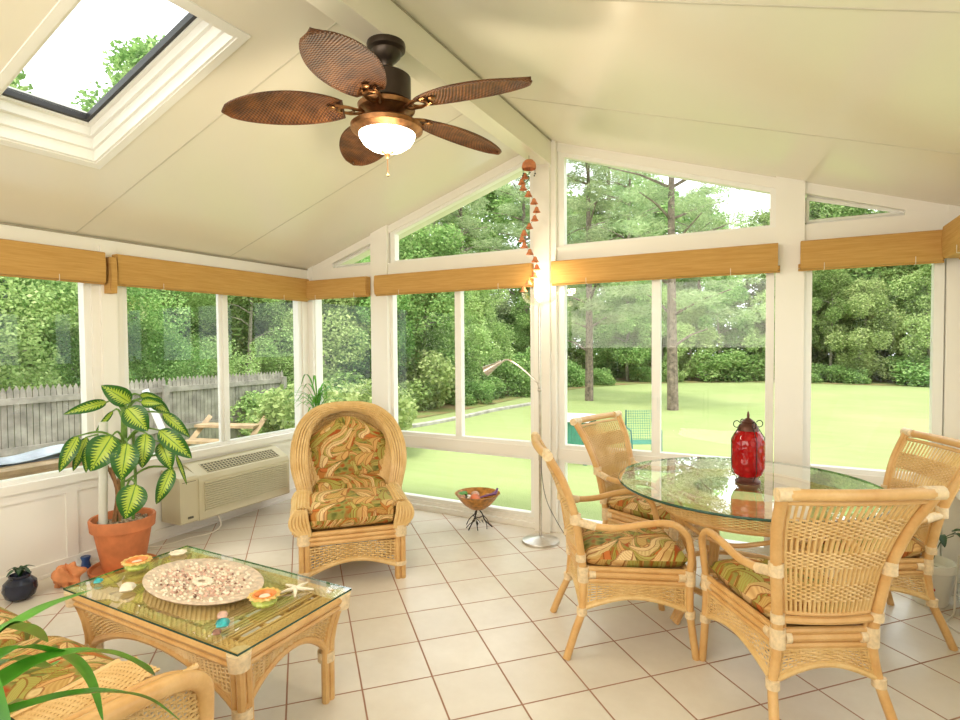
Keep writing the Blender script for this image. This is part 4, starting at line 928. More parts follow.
for x in (-0.325, 0.325):
    b = MB(); cushion(b, x, 0.035, 0.405, 0.645, 0.79, 0.19, p=6); b.build('seat_cushion', 'floral', ls)
    b = MB(); b.grid(lambda u, v, x=x: V((x-0.31+0.62*u, -0.30-0.06*v+0.07*((1-abs(2*u-1)**4)*(1-abs(2*v-1)**4))**0.5, 0.44+0.42*v)), 16, 16, uvs_=(0.6, 0.45)); b.build('back_cushion', 'floral', ls)

# side table with spider plant (lower left foreground)
st = empty('side_table', (-1.12, 0.16, 0), 0, 'dark metal side table with glass top in the bottom left corner', 'side table')
b = MB(); b.box(-0.26, 0.26, -0.26, 0.292, 0.835, 0.845); b.build('glass_top', 'table_glass', st, False)
b = MB()
for p, q in (((-0.26, -0.26), (0.26, -0.26)), ((0.26, -0.26), (0.26, 0.292)), ((0.26, 0.292), (-0.26, 0.292)), ((-0.26, 0.292), (-0.26, -0.26))): b.tube([(*p, 0.832), (*q, 0.832)], 0.012, 6)
b.box(-0.25, 0.25, -0.25, 0.27, 0.40, 0.415); b.build('frame', 'iron', st, False)
for sx in (-0.25, 0.25):
    for sy in (-0.25, 0.28): q = MB(); q.tube([(sx, sy, 0), (sx, sy, 0.83)], 0.012, 8); q.build('leg', 'iron', st)
def blade(mb, pts, w, fold=0.25, mi=0):
    pts = cr(pts, 7); N = len(pts)
    vs = []; uvs = []
    for i, p in enumerate(pts):
        t = (pts[min(N-1, i+1)]-pts[max(0, i-1)]).normalized(); sd = t.cross(V((0, 0, 1)))
        sd = sd.normalized() if sd.length > 1e-3 else V((1, 0, 0)); up = sd.cross(t); f = i/(N-1)
        ww = w*min(1, 0.45+f*1.6)*min(1.0, (1-f)*3.0)**0.7*0.5+0.0004
        vs += [p-sd*ww+up*ww*fold, p-up*ww*fold*0.2, p+sd*ww+up*ww*fold]; uvs += [(f, 0), (f, 0.5), (f, 1)]
    mb.add(vs, [q for i in range(N-1) for q in ((i*3, i*3+1, i*3+4, i*3+3), (i*3+1, i*3+2, i*3+5, i*3+4))], uvs, mi)
sp_ = empty('spider_plant', (-1.02, 0.27, 0.846), 0, 'spider plant with long arching green leaves in the bottom left foreground', 'potted plant')
O = V((-1.02, 0.27, 0.846))
b = MB(); b.lathe([(0.06, 0), (0.085, 0.10), (0.09, 0.13), (0.082, 0.13), (0.075, 0.11), (0.001, 0.11)], n=24, capt=True); b.build('pot', 'white_pot', sp_)
b = MB()
SPL = [([(-1.053,0.381,1.021),(-1.093,0.435,1.006),(-1.129,0.492,0.961),(-1.166,0.548,0.904),(-1.205,0.596,0.822),(-1.247,0.636,0.708)], 0.022),
 ([(-1.054,0.38,0.978),(-1.088,0.446,0.973),(-1.115,0.525,0.947),(-1.141,0.597,0.903),(-1.166,0.668,0.836),(-1.201,0.72,0.775)], 0.030),
 ([(-1.058,0.368,0.935),(-1.089,0.444,0.905),(-1.119,0.516,0.872),(-1.138,0.603,0.823),(-1.158,0.682,0.756),(-1.174,0.762,0.654)], 0.026),
 ([(-1.053,0.382,1.061),(-1.108,0.435,1.042),(-1.157,0.499,1.031),(-1.202,0.569,1.014),(-1.253,0.625,0.994)], 0.020),
 ([(-1.053,0.382,1.067),(-1.13,0.443,1.026),(-1.206,0.503,0.971),(-1.284,0.557,0.908)], 0.024),
 ([(-1.054,0.379,0.944),(-1.177,0.448,0.878),(-1.297,0.526,0.798)], 0.026),
 ([(-1.053,0.381,1.012),(-1.128,0.448,0.97),(-1.201,0.515,0.901),(-1.277,0.574,0.865)], 0.022)]
for pts, wv in SPL: blade(b, [V((0, 0.01, 0.11)), V((-0.012, 0.05, 0.12+(pts[0][2]-0.96)*0.5))]+[V(p)-O for p in pts], wv*1.45)
for k in range(16):
    a = math.radians(200+rnd.uniform(0, 170)); L = rnd.uniform(0.15, 0.3); h = rnd.uniform(0.05, 0.2); c, s = math.cos(a), math.sin(a)
    blade(b, [(0, 0, 0.11), (L*0.3*c, L*0.3*s, 0.12+h), (L*0.7*c, L*0.7*s, 0.10+h), (L*c, L*s, 0.06)], 0.022)
b.build('foliage', 'leaf_blade', sp_)

# ------------------------------------------------------------------ dumbcane in terracotta pot
dc = empty('dumbcane_plant', (-3.87, 2.13, 0), 0, 'variegated dumbcane plant in a terracotta pot by the left wall', 'potted plant')
b = MB(); b.lathe([(0.17, 0.0), (0.20, 0.008), (0.205, 0.03), (0.195, 0.03), (0.18, 0.015), (0.001, 0.015)], n=36, capt=True); b.build('saucer', 'terracotta', dc)
b = MB(); b.lathe([(0.115, 0.016), (0.125, 0.03), (0.165, 0.26), (0.172, 0.28), (0.188, 0.285), (0.195, 0.355), (0.190, 0.362), (0.178, 0.36), (0.168, 0.31), (0.001, 0.31)], n=40, capt=False); b.build('pot', 'terracotta', dc)
b = MB(); b.lathe([(0.168, 0.31), (0.10, 0.325), (0.001, 0.33)], n=24, capt=True)
for k in range(90): a = rnd.random()*6.283; r = 0.16*math.sqrt(rnd.random()); b.ball((r*math.cos(a), r*math.sin(a), 0.328), rnd.uniform(0.006, 0.013), 4)
b.build('pebbles', 'soil', dc)['kind'] = 'stuff'
b = MB(); b.tube([(-0.052, -0.097, 0.32), (-0.044, -0.082, 1.0)], 0.026, 14); b.build('support_pipe', 'pipe_white', dc)
b = MB()
b.tube(cr([(-0.012, -0.023, 0.32), (0.012, 0.0, 0.6), (0.009, 0.016, 0.87), (0.012, 0.021, 1.10)], 6), [0.014]*12+[0.02]*7, 8)
b.tube(cr([(0.03, 0.05, 0.32), (0.05, 0.06, 0.6), (0.04, 0.06, 0.92)], 6), 0.010, 8)
b.build('stem', 'stem_green', dc)
b = MB()
for p in ([(-0.04, -0.04, 0.32), (-0.03, -0.02, 0.55), (-0.06, -0.10, 0.80)], [(0.0, -0.05, 0.32), (0.01, -0.03, 0.52), (-0.01, -0.06, 0.70)], [(0.02, -0.03, 0.32), (0.0, -0.02, 0.62)]): b.tube(cr(p, 5), 0.009, 7)
b.build('old_canes', 'stem_brown', dc)
DC=[[0.072,0.026,1.121,0.032,-0.13,1.257,0.126],[-0.051,-0.053,1.13,-0.119,-0.28,1.079,0.075],[0.159,-0.043,1.099,0.25,0.034,0.951,0.151],[0.153,-0.137,0.931,0.134,-0.26,0.737,0.183],[0.209,-0.077,0.881,0.226,-0.129,0.662,0.158],[0.21,0.045,0.927,0.231,0.001,0.713,0.12],[0.197,0.14,0.933,0.336,0.28,0.737,0.126],[0.22,0.138,0.854,0.283,0.163,0.672,0.113],[-0.061,-0.227,0.929,-0.068,-0.335,0.726,0.088],[-0.13,-0.14,0.904,-0.128,-0.229,0.704,0.069],[-0.083,-0.159,0.858,-0.054,-0.19,0.691,0.057],[0.265,-0.06,0.619,0.268,-0.134,0.422,0.17],[0.252,0.189,0.671,0.234,0.085,0.456,0.101],[0.06,0.105,1.12,0.161,0.195,1.108,0.076],[0.044,0.177,1.126,0.141,0.256,1.032,0.082],[0.143,0.204,1.038,0.265,0.317,0.87,0.082],[-0.046,0.162,1.158,0.06,0.259,1.126,0.06],[0.165,0.276,0.736,0.234,0.307,0.532,0.03],[-0.089,0.004,1.062,-0.101,-0.106,0.934,0.036]]
pet = MB(); view = V((3.87, -2.13, 0.5)).normalized()
for q in DC:
    B, T, wd = V(q[:3]), V(q[3:6]), q[6]; ax_ = T-B; L = ax_.length; mid = (B+T)/2
    side_ = ax_.cross(view).normalized(); nor = side_.cross(ax_).normalized()
    if nor.dot(view) < 0: nor = -nor
    b = MB()
    def lf(u, v, B=B, ax_=ax_, side_=side_, nor=nor, L=L, wd=wd):
        a = 2*v-1; prof = (math.sin(math.pi*min(1, u**0.72))**0.75) if u < 1 else 0
        return B+ax_*u+side_*a*wd/2*prof+nor*(0.12*L*math.sin(math.pi*u)-0.0+abs(a)*wd*0.14*prof)-V((0, 0, 0.04*L*u*u))
    b.grid(lf, 16, 8); b.build('leaf', 'dumbcane_leaf', dc)
    zs = min(1.08, max(0.5, B.z-0.08)); st0 = V((0.012, 0.018, zs)); pet.tube(cr([st0, st0.lerp(B, 0.5)+V((0, 0, 0.05)), B, B+ax_*0.05], 5), [0.007]*8+[0.005]*8, 6)
pet.build('leaf_stalks', 'stem_green', dc)

# ------------------------------------------------------------------ small things on the floor
j = empty('ceramic_jar', (-3.96, 1.585, 0), 0, 'squat dark blue glazed jar with a small plant by the left wall', 'jar')
b = MB(); b.lathe([(0.05, 0), (0.085, 0.02), (0.10, 0.055), (0.095, 0.09), (0.07, 0.11), (0.06, 0.115), (0.066, 0.13), (0.058, 0.132), (0.052, 0.115), (0.001, 0.11)], n=28, capt=True); b.build('body', 'navy_glaze', j)
b = MB()
for k in range(9):
    a = k*0.7+0.2; L = rnd.uniform(0.05, 0.11); blade(b, [(0, 0, 0.112), (L*0.4*math.cos(a), L*0.4*math.sin(a), 0.16), (L*math.cos(a), L*math.sin(a), 0.145)], 0.03)
b.build('foliage', 'leaf_dark', j); j.scale = (0.85, 0.85, 1.15)
b = MB()
def rock(u, v):
    a = 2*math.pi*u; t = math.pi*v; r = 1+0.22*math.sin(3*a+1)*math.sin(t)+0.15*math.sin(5*a+4*t)+0.12*math.cos(7*t+2*a)
    return V((0.105*r*math.sin(t)*math.cos(a), 0.07*r*math.sin(t)*math.sin(a), 0.085-0.075*r*math.cos(t)+0.02*math.sin(2*a)*math.sin(t)))
b.grid(rock, 36, 20); b.tube([(-0.05, 0, 0.02), (-0.08, 0.03, 0.008)], 0.02, 6); b.tube([(0.06, -0.02, 0.02), (0.09, -0.05, 0.012)], 0.018, 6); b.tube([(0.05, 0.0, 0.02), (0.05, 0.05, 0.012)], 0.018, 6)
o = tag(b.build('clay_ornament', 'terracotta_light', None, True, (-3.90, 1.80, 0)), 'knobbly terracotta ornament between blue jar and potted plant', 'ornament'); o.rotation_euler = (0, 0, 0.9); o.scale = (0.72, 0.72, 0.85)
b = MB(); b.lathe([(0.028, 0), (0.03, 0.01), (0.022, 0.05), (0.03, 0.075), (0.028, 0.08)], n=16, capt=True); tag(b.build('spool', 'blue_plastic', None, True, (-4.12, 2.02, 0)), 'small blue spool on the floor beside the terracotta saucer', 'spool')

# bowl on twig stand
bs = empty('twig_stand_bowl', (-2.15, 3.96, 0), 0, 'orange bowl on a black iron twig stand before the far window', 'bowl')
b = MB()
def br(a, pts, r): c, s = math.cos(a), math.sin(a); b.tube(cr([(p[0]*c-p[1]*s, p[0]*s+p[1]*c, p[2]) for p in pts], 5), r, 6)
for a in (0.3, 2.4, 4.5):
    br(a, [(0.01, 0, 0.145), (0.035, 0.01, 0.11), (0.06, 0, 0.06), (0.12, 0.005, 0.006)], 0.005); br(a, [(0.04, 0.01, 0.10), (0.07, 0.05, 0.05), (0.08, 0.07, 0.004)], 0.0035); br(a, [(0.06, 0, 0.06), (0.08, -0.03, 0.03), (0.085, -0.05, 0.004)], 0.003)
    c, s = math.cos(a+0.6), math.sin(a+0.6); b.add([(0.03*c, 0.03*s, 0.06), (0.05*c-0.012*s, 0.05*s+0.012*c, 0.045), (0.055*c, 0.055*s, 0.02), (0.035*c+0.01*s, 0.035*s-0.01*c, 0.04)], [(0, 1, 2, 3)])
b.tube(cr([(-0.05, 0.0, 0.09), (0, 0.01, 0.075), (0.05, 0, 0.10)], 5), 0.004, 6); b.build('stand', 'iron', bs)
b = MB(); b.lathe([(0.02, 0.145), (0.06, 0.155), (0.11, 0.19), (0.15, 0.235), (0.18, 0.275), (0.186, 0.280), (0.180, 0.281), (0.145, 0.242), (0.10, 0.20), (0.05, 0.17), (0.001, 0.163)], n=40, capt=True); b.build('dish', 'bowl_orange', bs)
for nm, mat, dx, dy, dz, s, lab, cat in (('ornament_ball', 'coral', 0.0, -0.04, 0.25, 0.038, 'large coral ball in the middle of the orange bowl', 'ornament'), ('ornament_ball', 'coral', 0.04, -0.08, 0.252, 0.026, 'small coral ball at the front of the orange bowl', 'ornament'), ('ornament_ball', 'shell_pink', -0.05, 0.05, 0.25, 0.032, 'pink ball at the back of the orange bowl', 'ornament'), ('ornament_ball', 'steel', -0.05, -0.06, 0.252, 0.026, 'grey ball beside the green leaves in the orange bowl', 'ornament'), ('ornament_ball', 'bowl_orange', 0.07, 0.04, 0.25, 0.03, 'brown orange ball at the right of the bowl', 'ornament')):
    b = MB(); b.ball((0, 0, 0), s, 8, sq=(1.15, 1.15, 0.85)); tag(b.build(nm, mat, None, True, (-2.15+dx, 3.96+dy, dz)), lab, cat)
b = MB()
for k in range(7): a = 2.6+k*0.32; blade(b, [(0, 0, 0), (0.03*math.cos(a), 0.03*math.sin(a), 0.03), (0.075*math.cos(a), 0.075*math.sin(a), 0.032)], 0.03)
tag(b.build('leaf_sprig', 'green_item', None, True, (-2.22, 3.91, 0.25)), 'green leaf sprig at the left of the orange bowl', 'leaves')
b = MB()
for k in range(5): b.tube([(-0.02, -0.02+0.01*k, 0), (0.05+0.01*k, -0.01+0.012*k, 0.025), (0.12-0.004*k, 0.012*k, 0.05+0.006*k)], [0.004, 0.008, 0.009], 6)
tag(b.build('lavender_bundle', 'purple', None, True, (-2.08, 3.93, 0.262)), 'purple dried flower bundle poking out of the orange bowl', 'dried flowers')

# spiky plant in the corner behind the armchair
cp_ = empty('corner_plant', (-3.78, 3.80, 0), 0, 'spiky green plant in the corner behind the wicker armchair', 'potted plant')
b = MB(); b.lathe([(0.10, 0), (0.13, 0.22), (0.14, 0.26), (0.13, 0.26), (0.12, 0.23), (0.001, 0.23)], n=24, capt=True); b.build('pot', 'terracotta', cp_)
b = MB(); b.tube([(0, 0, 0.2), (0.02, 0, 0.55), (0.05, -0.01, 0.90)], 0.014, 8); b.build('stem', 'stem_green', cp_)
b = MB()
for k in range(42):
    a = rnd.random()*6.283; L = rnd.uniform(0.2, 0.36); h = rnd.uniform(0.04, 0.26); c, s = math.cos(a), math.sin(a); z = 0.91+rnd.uniform(-0.10, 0.10)
    blade(b, [(0.05, -0.01, z), (0.05+L*0.35*c, -0.01+L*0.35*s, z+h*0.8), (0.05+L*0.7*c, -0.01+L*0.7*s, z+h), (0.05+L*c, -0.01+L*s, z+h*0.55)], 0.016)
b.build('foliage', 'leaf_blade', cp_)

# white pot at the right
wp = empty('flower_pot', (0.78, 3.98, 0), 0, 'white plant pot with painted red flower at the right corner', 'plant pot')
b = MB(); b.lathe([(0.075, 0), (0.085, 0.02), (0.108, 0.19), (0.118, 0.20), (0.12, 0.245), (0.112, 0.247), (0.10, 0.20), (0.001, 0.19)], n=32); b.build('pot', 'white_pot', wp)
b = MB(); b.lathe([(0.10, 0.19), (0.05, 0.20), (0.001, 0.205)], n=20, capt=True); b.build('soil', 'soil', wp)
b = MB()
for k in range(5):
    a = k*1.256; b.ball((-0.02+0.016*math.cos(a), -0.1005, 0.11+0.016*math.sin(a)), 0.009, 5)
b.build('painted_flower', 'red_paint', wp)
b = MB()
for k in range(6):
    a = 2.6+k*0.75; L = 0.16; b.tube(cr([(0, 0, 0.2), (L*0.3*math.cos(a), L*0.3*math.sin(a), 0.36), (L*0.7*math.cos(a), L*0.7*math.sin(a), 0.42)], 5), 0.0025, 5); blade(b, [(L*0.6*math.cos(a), L*0.6*math.sin(a), 0.42), (L*0.85*math.cos(a), L*0.85*math.sin(a), 0.43), (L*1.15*math.cos(a), L*1.15*math.sin(a), 0.38)], 0.04)
b.build('foliage', 'leaf_dark', wp)
b = MB(); b.tube(cr([(0.90, 3.95, 0.30), (0.88, 3.92, 0.12), (0.86, 3.85, 0.01), (0.80, 3.72, 0.006), (0.84, 3.60, 0.006), (0.90, 3.50, 0.006), (0.86, 3.40, 0.006), (0.93, 3.28, 0.006)], 8), 0.005, 6)
tag(b.build('extension_cord', 'cord_white'), 'white cord on the floor beside the white flower pot', 'cord')

# ------------------------------------------------------------------ outdoors
ZG = -0.35
b = MB(); b.box(-9.2, -4.36, -1.2, 4.2, ZG, ZG+0.04); struct('patio', b, 'concrete')
def blob_leaves(seed, clusters, per, size, aspect=1.6, needle=False, squash=1.0):
    """numpy leaf cloud: clusters = list of (x,y,z,radius)"""
    rs = np.random.RandomState(seed); C = []; 
    for (x, y, z, r) in clusters:
        d = rs.normal(size=(per, 3)); d /= np.linalg.norm(d, axis=1)[:, None]; rr = r*(0.55+0.5*rs.rand(per))[:, None]
        C.append(np.array([x, y, z])+d*rr*np.array([1, 1, squash]))
    C = np.concatenate(C); n = len(C)
    a = rs.normal(size=(n, 3)); a[:, 2] *= 0.6; a /= np.linalg.norm(a, axis=1)[:, None]; t = rs.normal(size=(n, 3)); b_ = np.cross(a, t); b_ /= np.linalg.norm(b_, axis=1)[:, None]
    s = size*(0.6+0.8*rs.rand(n))[:, None]; w = s/aspect
    vs = np.stack([C-a*s*0.5, C+b_*w*0.5, C+a*s*0.5, C-b_*w*0.5], 1).reshape(-1, 3)
    return vs, n
def leaf_mesh(name, seed, clusters, per, size, mat, aspect=1.6, squash=1.0):
    vs, n = blob_leaves(seed, clusters, per, size, aspect, squash=squash)
    me = bpy.data.meshes.new(name); me.vertices.add(len(vs)); me.vertices.foreach_set('co', vs.astype(np.float32).ravel())
    me.loops.add(4*n); me.loops.foreach_set('vertex_index', np.arange(4*n, dtype=np.int32)); me.polygons.add(n); me.polygons.foreach_set('loop_start', np.arange(0, 4*n, 4, dtype=np.int32))
    me.update(calc_edges=True); me.materials.append(M[mat]); return me
def trunk_mesh(name, h, r, mat, seed, crown0=0.4, spread=1.6, nb=9):
    rs = random.Random(seed); b = MB()
    P = cr([(0, 0, 0), (rs.uniform(-.1, .1), rs.uniform(-.1, .1), h*0.35), (rs.uniform(-.2, .2), rs.uniform(-.2, .2), h*0.7), (rs.uniform(-.2, .2), 0, h)], 4)
    b.tube(P, [r*(1-0.8*i/(len(P)-1)) for i in range(len(P))], 8); tips = []
    for k in range(nb):
        t = crown0+(0.95-crown0)*k/nb; p = P[min(len(P)-1, int(t*(len(P)-1)))]; a = rs.random()*6.283; L = spread*(1.15-t*0.6)*rs.uniform(0.6, 1.0)
        q = p+V((L*math.cos(a), L*math.sin(a), L*0.35)); b.tube([p, p.lerp(q, 0.5)+V((0, 0, 0.1)), q], [r*0.28, r*0.18, r*0.08], 5); tips.append(q)
    return b, tips
def crown_broad(seed, h, R, low=0.25, n=34):
    rs = random.Random(seed); cl = []
    for k in range(n):
        t = rs.random(); z = h*(low+(1-low)*t); env = R*(0.55+0.6*math.sin(math.pi*min(1, 0.15+0.85*t))); a = rs.random()*6.283; rr = env*math.sqrt(rs.random())
        cl.append((rr*math.cos(a), rr*math.sin(a), z, R*rs.uniform(0.26, 0.42)))
    return cl
def crown_pine(seed, h, R, low=0.3, n=46):
    rs = random.Random(seed); cl = []
    for k in range(n):
        t = (k+0.5)/n; z = h*(low+(1-low)*t); env = R*(1.05-0.75*t); a = k*2.4+rs.uniform(-.4, .4); rr = env*rs.uniform(0.35, 1.0)
        for q in (0.6, 1.0): cl.append((rr*q*math.cos(a), rr*q*math.sin(a), z+0.18*rr*q*0.3, R*rs.uniform(0.13, 0.21)))
    return cl
PROT = {}
def proto(kind, me_leaf, trunk_b, bark): PROT[kind] = (me_leaf, trunk_b, bark)
def tree_obj(kind, x, y, s, rz, label, group, z=ZG, name='tree', cat='tree', sz=1.0):
    ml, mt = PROT[kind]; e = empty(name, (x, y, z), rz, label, cat, group); e.scale = (s, s, s*sz)
    if mt:
        o = bpy.data.objects.new('trunk', mt); COL.objects.link(o); o.parent = e
    o = bpy.data.objects.new('foliage', ml); COL.objects.link(o); o.parent = e; return e
def mk(kind, leaf_args, h, r, bark, seed, **kw):
    tb, tips = trunk_mesh(kind, h, r, bark, seed, **kw); o = tb.build('trunk', bark); mt = o.data; bpy.data.objects.remove(o)
    PROT[kind] = (leaf_mesh(kind+'_leaves', *leaf_args), mt)
mk('oak', (11, crown_broad(11, 9.0, 2.6, 0.22, 48), 620, 0.17, 'foliage_oak'), 8.2, 0.19, 'bark_pale', 1, crown0=0.25, spread=2.2)
mk('maple', (12, crown_broad(12, 8.0, 2.3, 0.12, 46), 620, 0.15, 'foliage_light'), 7.2, 0.15, 'bark_pale', 2, crown0=0.2, spread=2.0)
mk('elm', (15, crown_broad(15, 10.5, 2.2, 0.34, 44), 600, 0.16, 'foliage_oak'), 9.6, 0.15, 'bark_pale', 5, crown0=0.35, spread=1.8)
mk('pine', (13, crown_pine(13, 12.5, 3.4, 0.24, 40), 250, 0.25, 'foliage_pine', 9.0, 0.5), 12.2, 0.20, 'bark', 3, crown0=0.24, spread=3.0, nb=22)
mk('near', (21, crown_broad(21, 9.0, 2.7, 0.16, 44), 1500, 0.085, 'foliage_oak'), 8.2, 0.17, 'bark_pale', 8, crown0=0.2, spread=2.2)
mk('nearlight', (22, crown_broad(22, 8.2, 2.4, 0.14, 40), 1400, 0.085, 'foliage_light'), 7.4, 0.15, 'bark_pale', 9, crown0=0.2, spread=2.2)
PROT['bush'] = (leaf_mesh('bush_leaves', 14, [(random.uniform(-.9, .9), random.uniform(-.7, .7), random.uniform(0.15, 1.1), random.uniform(.3, .5)) for _ in range(18)], 420, 0.10, 'foliage_light'), None)
PROT['shrub'] = (leaf_mesh('shrub_leaves', 16, [(random.uniform(-.9, .9), random.uniform(-.7, .7), random.uniform(0.15, 1.1), random.uniform(.3, .5)) for _ in range(18)], 420, 0.10, 'foliage_oak'), None)
# woodland edge behind the lawn: (x, y) of the edge from left to right
EDGE = [(-9.5, 9.0), (-8.2, 11.5), (-8.0, 14.5), (-8.0, 18.0), (-7.2, 22.5), (-5.6, 25.5), (-3.5, 27.0), (-1.0, 28.4), (1.5, 28.4), (4.0, 28.2), (7.0, 27.8), (10.5, 27.5)]
rs = random.Random(5)
def edge_pt(t):
    i = t*(len(EDGE)-1); k = min(len(EDGE)-2, int(i)); f = i-k; a, c = EDGE[k], EDGE[k+1]; return a[0]+(c[0]-a[0])*f, a[1]+(c[1]-a[1])*f, (c[0]-a[0], c[1]-a[1])
LAB = {'oak': 'dense green broadleaf tree in the wood beyond the lawn', 'maple': 'pale green bushy tree in the wood beyond the lawn', 'elm': 'tall slim-trunked broadleaf tree in the wood beyond the lawn', 'pine': 'dark-barked pine in the wood beyond the lawn'}
for row, (off, cnt) in enumerate(((1.3, 17), (4.2, 17), (8.0, 14))):
    for k in range(cnt):
        x, y, d = edge_pt((k+rs.uniform(0.2, 0.8))/cnt); L = math.hypot(*d); nx, ny = -d[1]/L, d[0]/L
        if row == 0: kind = rs.choice(['oak', 'maple', 'maple', 'elm', 'elm'])
        elif row == 1: kind = rs.choice(['oak', 'elm', 'pine', 'oak'])
        else: kind = rs.choice(['oak', 'oak', 'pine'])
        dist = math.hypot(x, y); s = (0.56 if row == 0 else 0.80 if row == 1 else 1.05)*(0.62+0.42*min(1, dist/26))*rs.uniform(0.80, 1.15)
        tree_obj(kind, x+nx*off, y+ny*off, s, rs.random()*6.28, LAB[kind], 'trees of the wood beyond the lawn')
for k in range(24):
    if k % 3 == 1 and k > 8: continue
    x, y, d = edge_pt((k+0.5)/24); L = math.hypot(*d); nx, ny = -d[1]/L, d[0]/L; o = rs.uniform(0.0, 1.2)
    e = tree_obj('bush' if rs.random() < 0.25 else 'shrub', x+nx*o, y+ny*o, rs.uniform(0.5, 1.5), rs.random()*6.28, 'low leafy undergrowth bush along the edge of the lawn', 'undergrowth bushes along the wood edge', name='bush', cat='bush', sz=rs.uniform(0.6, 1.0))
for k in range(16):
    x, y, d = edge_pt((k+0.5)/16); L = math.hypot(*d); nx, ny = -d[1]/L, d[0]/L
    tree_obj('shrub', x+nx*4.5, y+ny*4.5, 2.0, rs.random()*6.28, 'tall dark thicket bush deep in the wood', 'thicket bushes inside the wood', name='bush', cat='bush')
tree_obj('pine', -2.5, 15.8, 0.80, 0.6, 'nearest pine with bare lower trunk standing alone on the lawn', None)
tree_obj('pine', -5.3, 17.3, 0.72, 2.2, 'pine left of the lone lawn pine, crown behind the middle post', None)
# forest floor strip with stone edging
b = MB(); vs = []; fs = []
for k, (x, y) in enumerate(EDGE):
    d = edge_pt(min(0.999, k/(len(EDGE)-1)))[2]; L = math.hypot(*d); nx, ny = -d[1]/L, d[0]/L
    vs += [(x-nx*0.4, y-ny*0.4, ZG+0.012), (x+nx*14, y+ny*14, ZG+0.05)]
b.add(vs, [(2*k, 2*k+2, 2*k+3, 2*k+1) for k in range(len(EDGE)-1)]); struct('woodland_ground', b, 'forest_floor')
b = MB(); pts = cr([(-8.6, 8.4, ZG+0.03), (-7.3, 9.6, ZG+0.03), (-6.9, 11.5, ZG+0.03), (-6.8, 13.5, ZG+0.03), (-6.5, 15.5, ZG+0.03), (-6.5, 18, ZG+0.03)], 10)
b.tube(pts, 0.07, 6, flat=0.8); tag(b.build('stone_edging', 'stone'), 'pale stone edging curving between lawn and wood', 'garden edging')
# left side: fence, trees, neighbour's house
fx = -9.0
def fence_panel(y0, y1, label):
    e = empty('picket_fence', (fx, (y0+y1)/2, ZG), 0, label, 'fence', 'fence panels along the left side'); h = (y1-y0)/2; H = 1.32
    b = MB(); n = int((y1-y0)/0.072); rr = random.Random(int(y0*10))
    for k in range(n):
        y = -h+0.01+k*(2*h-0.02)/n; w_ = 0.064; t = rr.uniform(-0.012, 0.012); x = rr.uniform(-0.004, 0.004)
        vs = [(x, y, 0), (x, y+w_, 0), (x, y+w_, H-0.07+t), (x, y+w_/2, H+t), (x, y, H-0.07+t)]; vs += [(a+0.018, c, z) for a, c, z in vs]
        b.add(vs, [(4,3,2,1,0),(5,6,7,8,9),(0,1,6,5),(1,2,7,6),(2,3,8,7),(3,4,9,8),(4,0,5,9)])
    b.build('pickets', 'fence_wood', e, False)
    for z in (0.42, 1.08): q = MB(); q.box(0.018, 0.06, -h, h, z, z+0.085); q.build('rail', 'fence_wood', e, False)
    q = MB(); q.box(0.018, 0.11, h-0.10, h-0.01, 0, H-0.12); q.build('post', 'fence_wood', e, False)
fence_panel(0.6, 3.2, 'weathered picket fence panel nearest the camera, left picture edge')
fence_panel(3.22, 5.7, 'weathered picket fence panel seen behind the dumbcane plant')
fence_panel(5.72, 8.2, 'weathered picket fence panel seen above the air conditioner')
for k, (x, y, kind, s) in enumerate(((-11.2, 1.4, 'near', 0.62), (-11.5, 3.9, 'nearlight', 0.72), (-11.3, 6.3, 'near', 0.52), (-11.0, 9.0, 'nearlight', 0.50), (-14.4, 2.4, 'near', 0.8), (-14.4, 2.9, 'elm', 1.0), (-14.0, 8.0, 'near', 0.6), (-12.6, 10.5, 'oak', 0.65), (-17, 1.2, 'oak', 0.9), (-17, 7.5, 'oak', 0.7), (-16.5, 10.5, 'elm', 1.0))):
    tree_obj(kind, x, y, s, k*1.3, {'oak': 'dense green broadleaf tree behind the weathered picket fence', 'maple': 'pale green bushy tree behind the weathered picket fence', 'elm': 'tall slim-trunked tree behind the weathered picket fence', 'near': 'dense green broadleaf tree behind the weathered picket fence', 'nearlight': 'pale green bushy tree behind the weathered picket fence'}[kind], 'trees behind the picket fence')
for x, y, s, lab in ((-7.8, 8.0, 0.8, 'green bush inside the fence near the wood'), (-6.6, 6.6, 0.95, 'light green shrub outside the window near the left corner'), (-6.2, 7.6, 0.9, 'leafy shrub outside the narrow corner window'), (-8.5, 7.4, 0.7, 'bush at the far end of the picket fence')):
    tree_obj('bush', x, y, s, x, lab, None, name='bush', cat='bush')
hs = empty('neighbour_house', (-21, 8.0, ZG), 0, 'grey house glimpsed through the trees beyond the fence', 'house')
b = MB(); b.box(-3, 3, -5, 5, 0, 3.2); b.build('walls', 'grey_siding', hs, False)
b = MB(); b.add([(-3.4,-5.3,3.1),(3.4,-5.3,3.1),(3.4,5.3,3.1),(-3.4,5.3,3.1),(0,-5.3,5.2),(0,5.3,5.2)], [(0,1,4),(2,3,5),(1,2,5,4),(3,0,4,5),(3,2,1,0)]); b.build('roof', 'roof_grey', hs, False)
for y in (-3, 0, 3): q = MB(); q.box(3.0, 3.05, y-0.5, y+0.5, 1.2, 2.4); q.build('window', 'white_frame', hs, False)
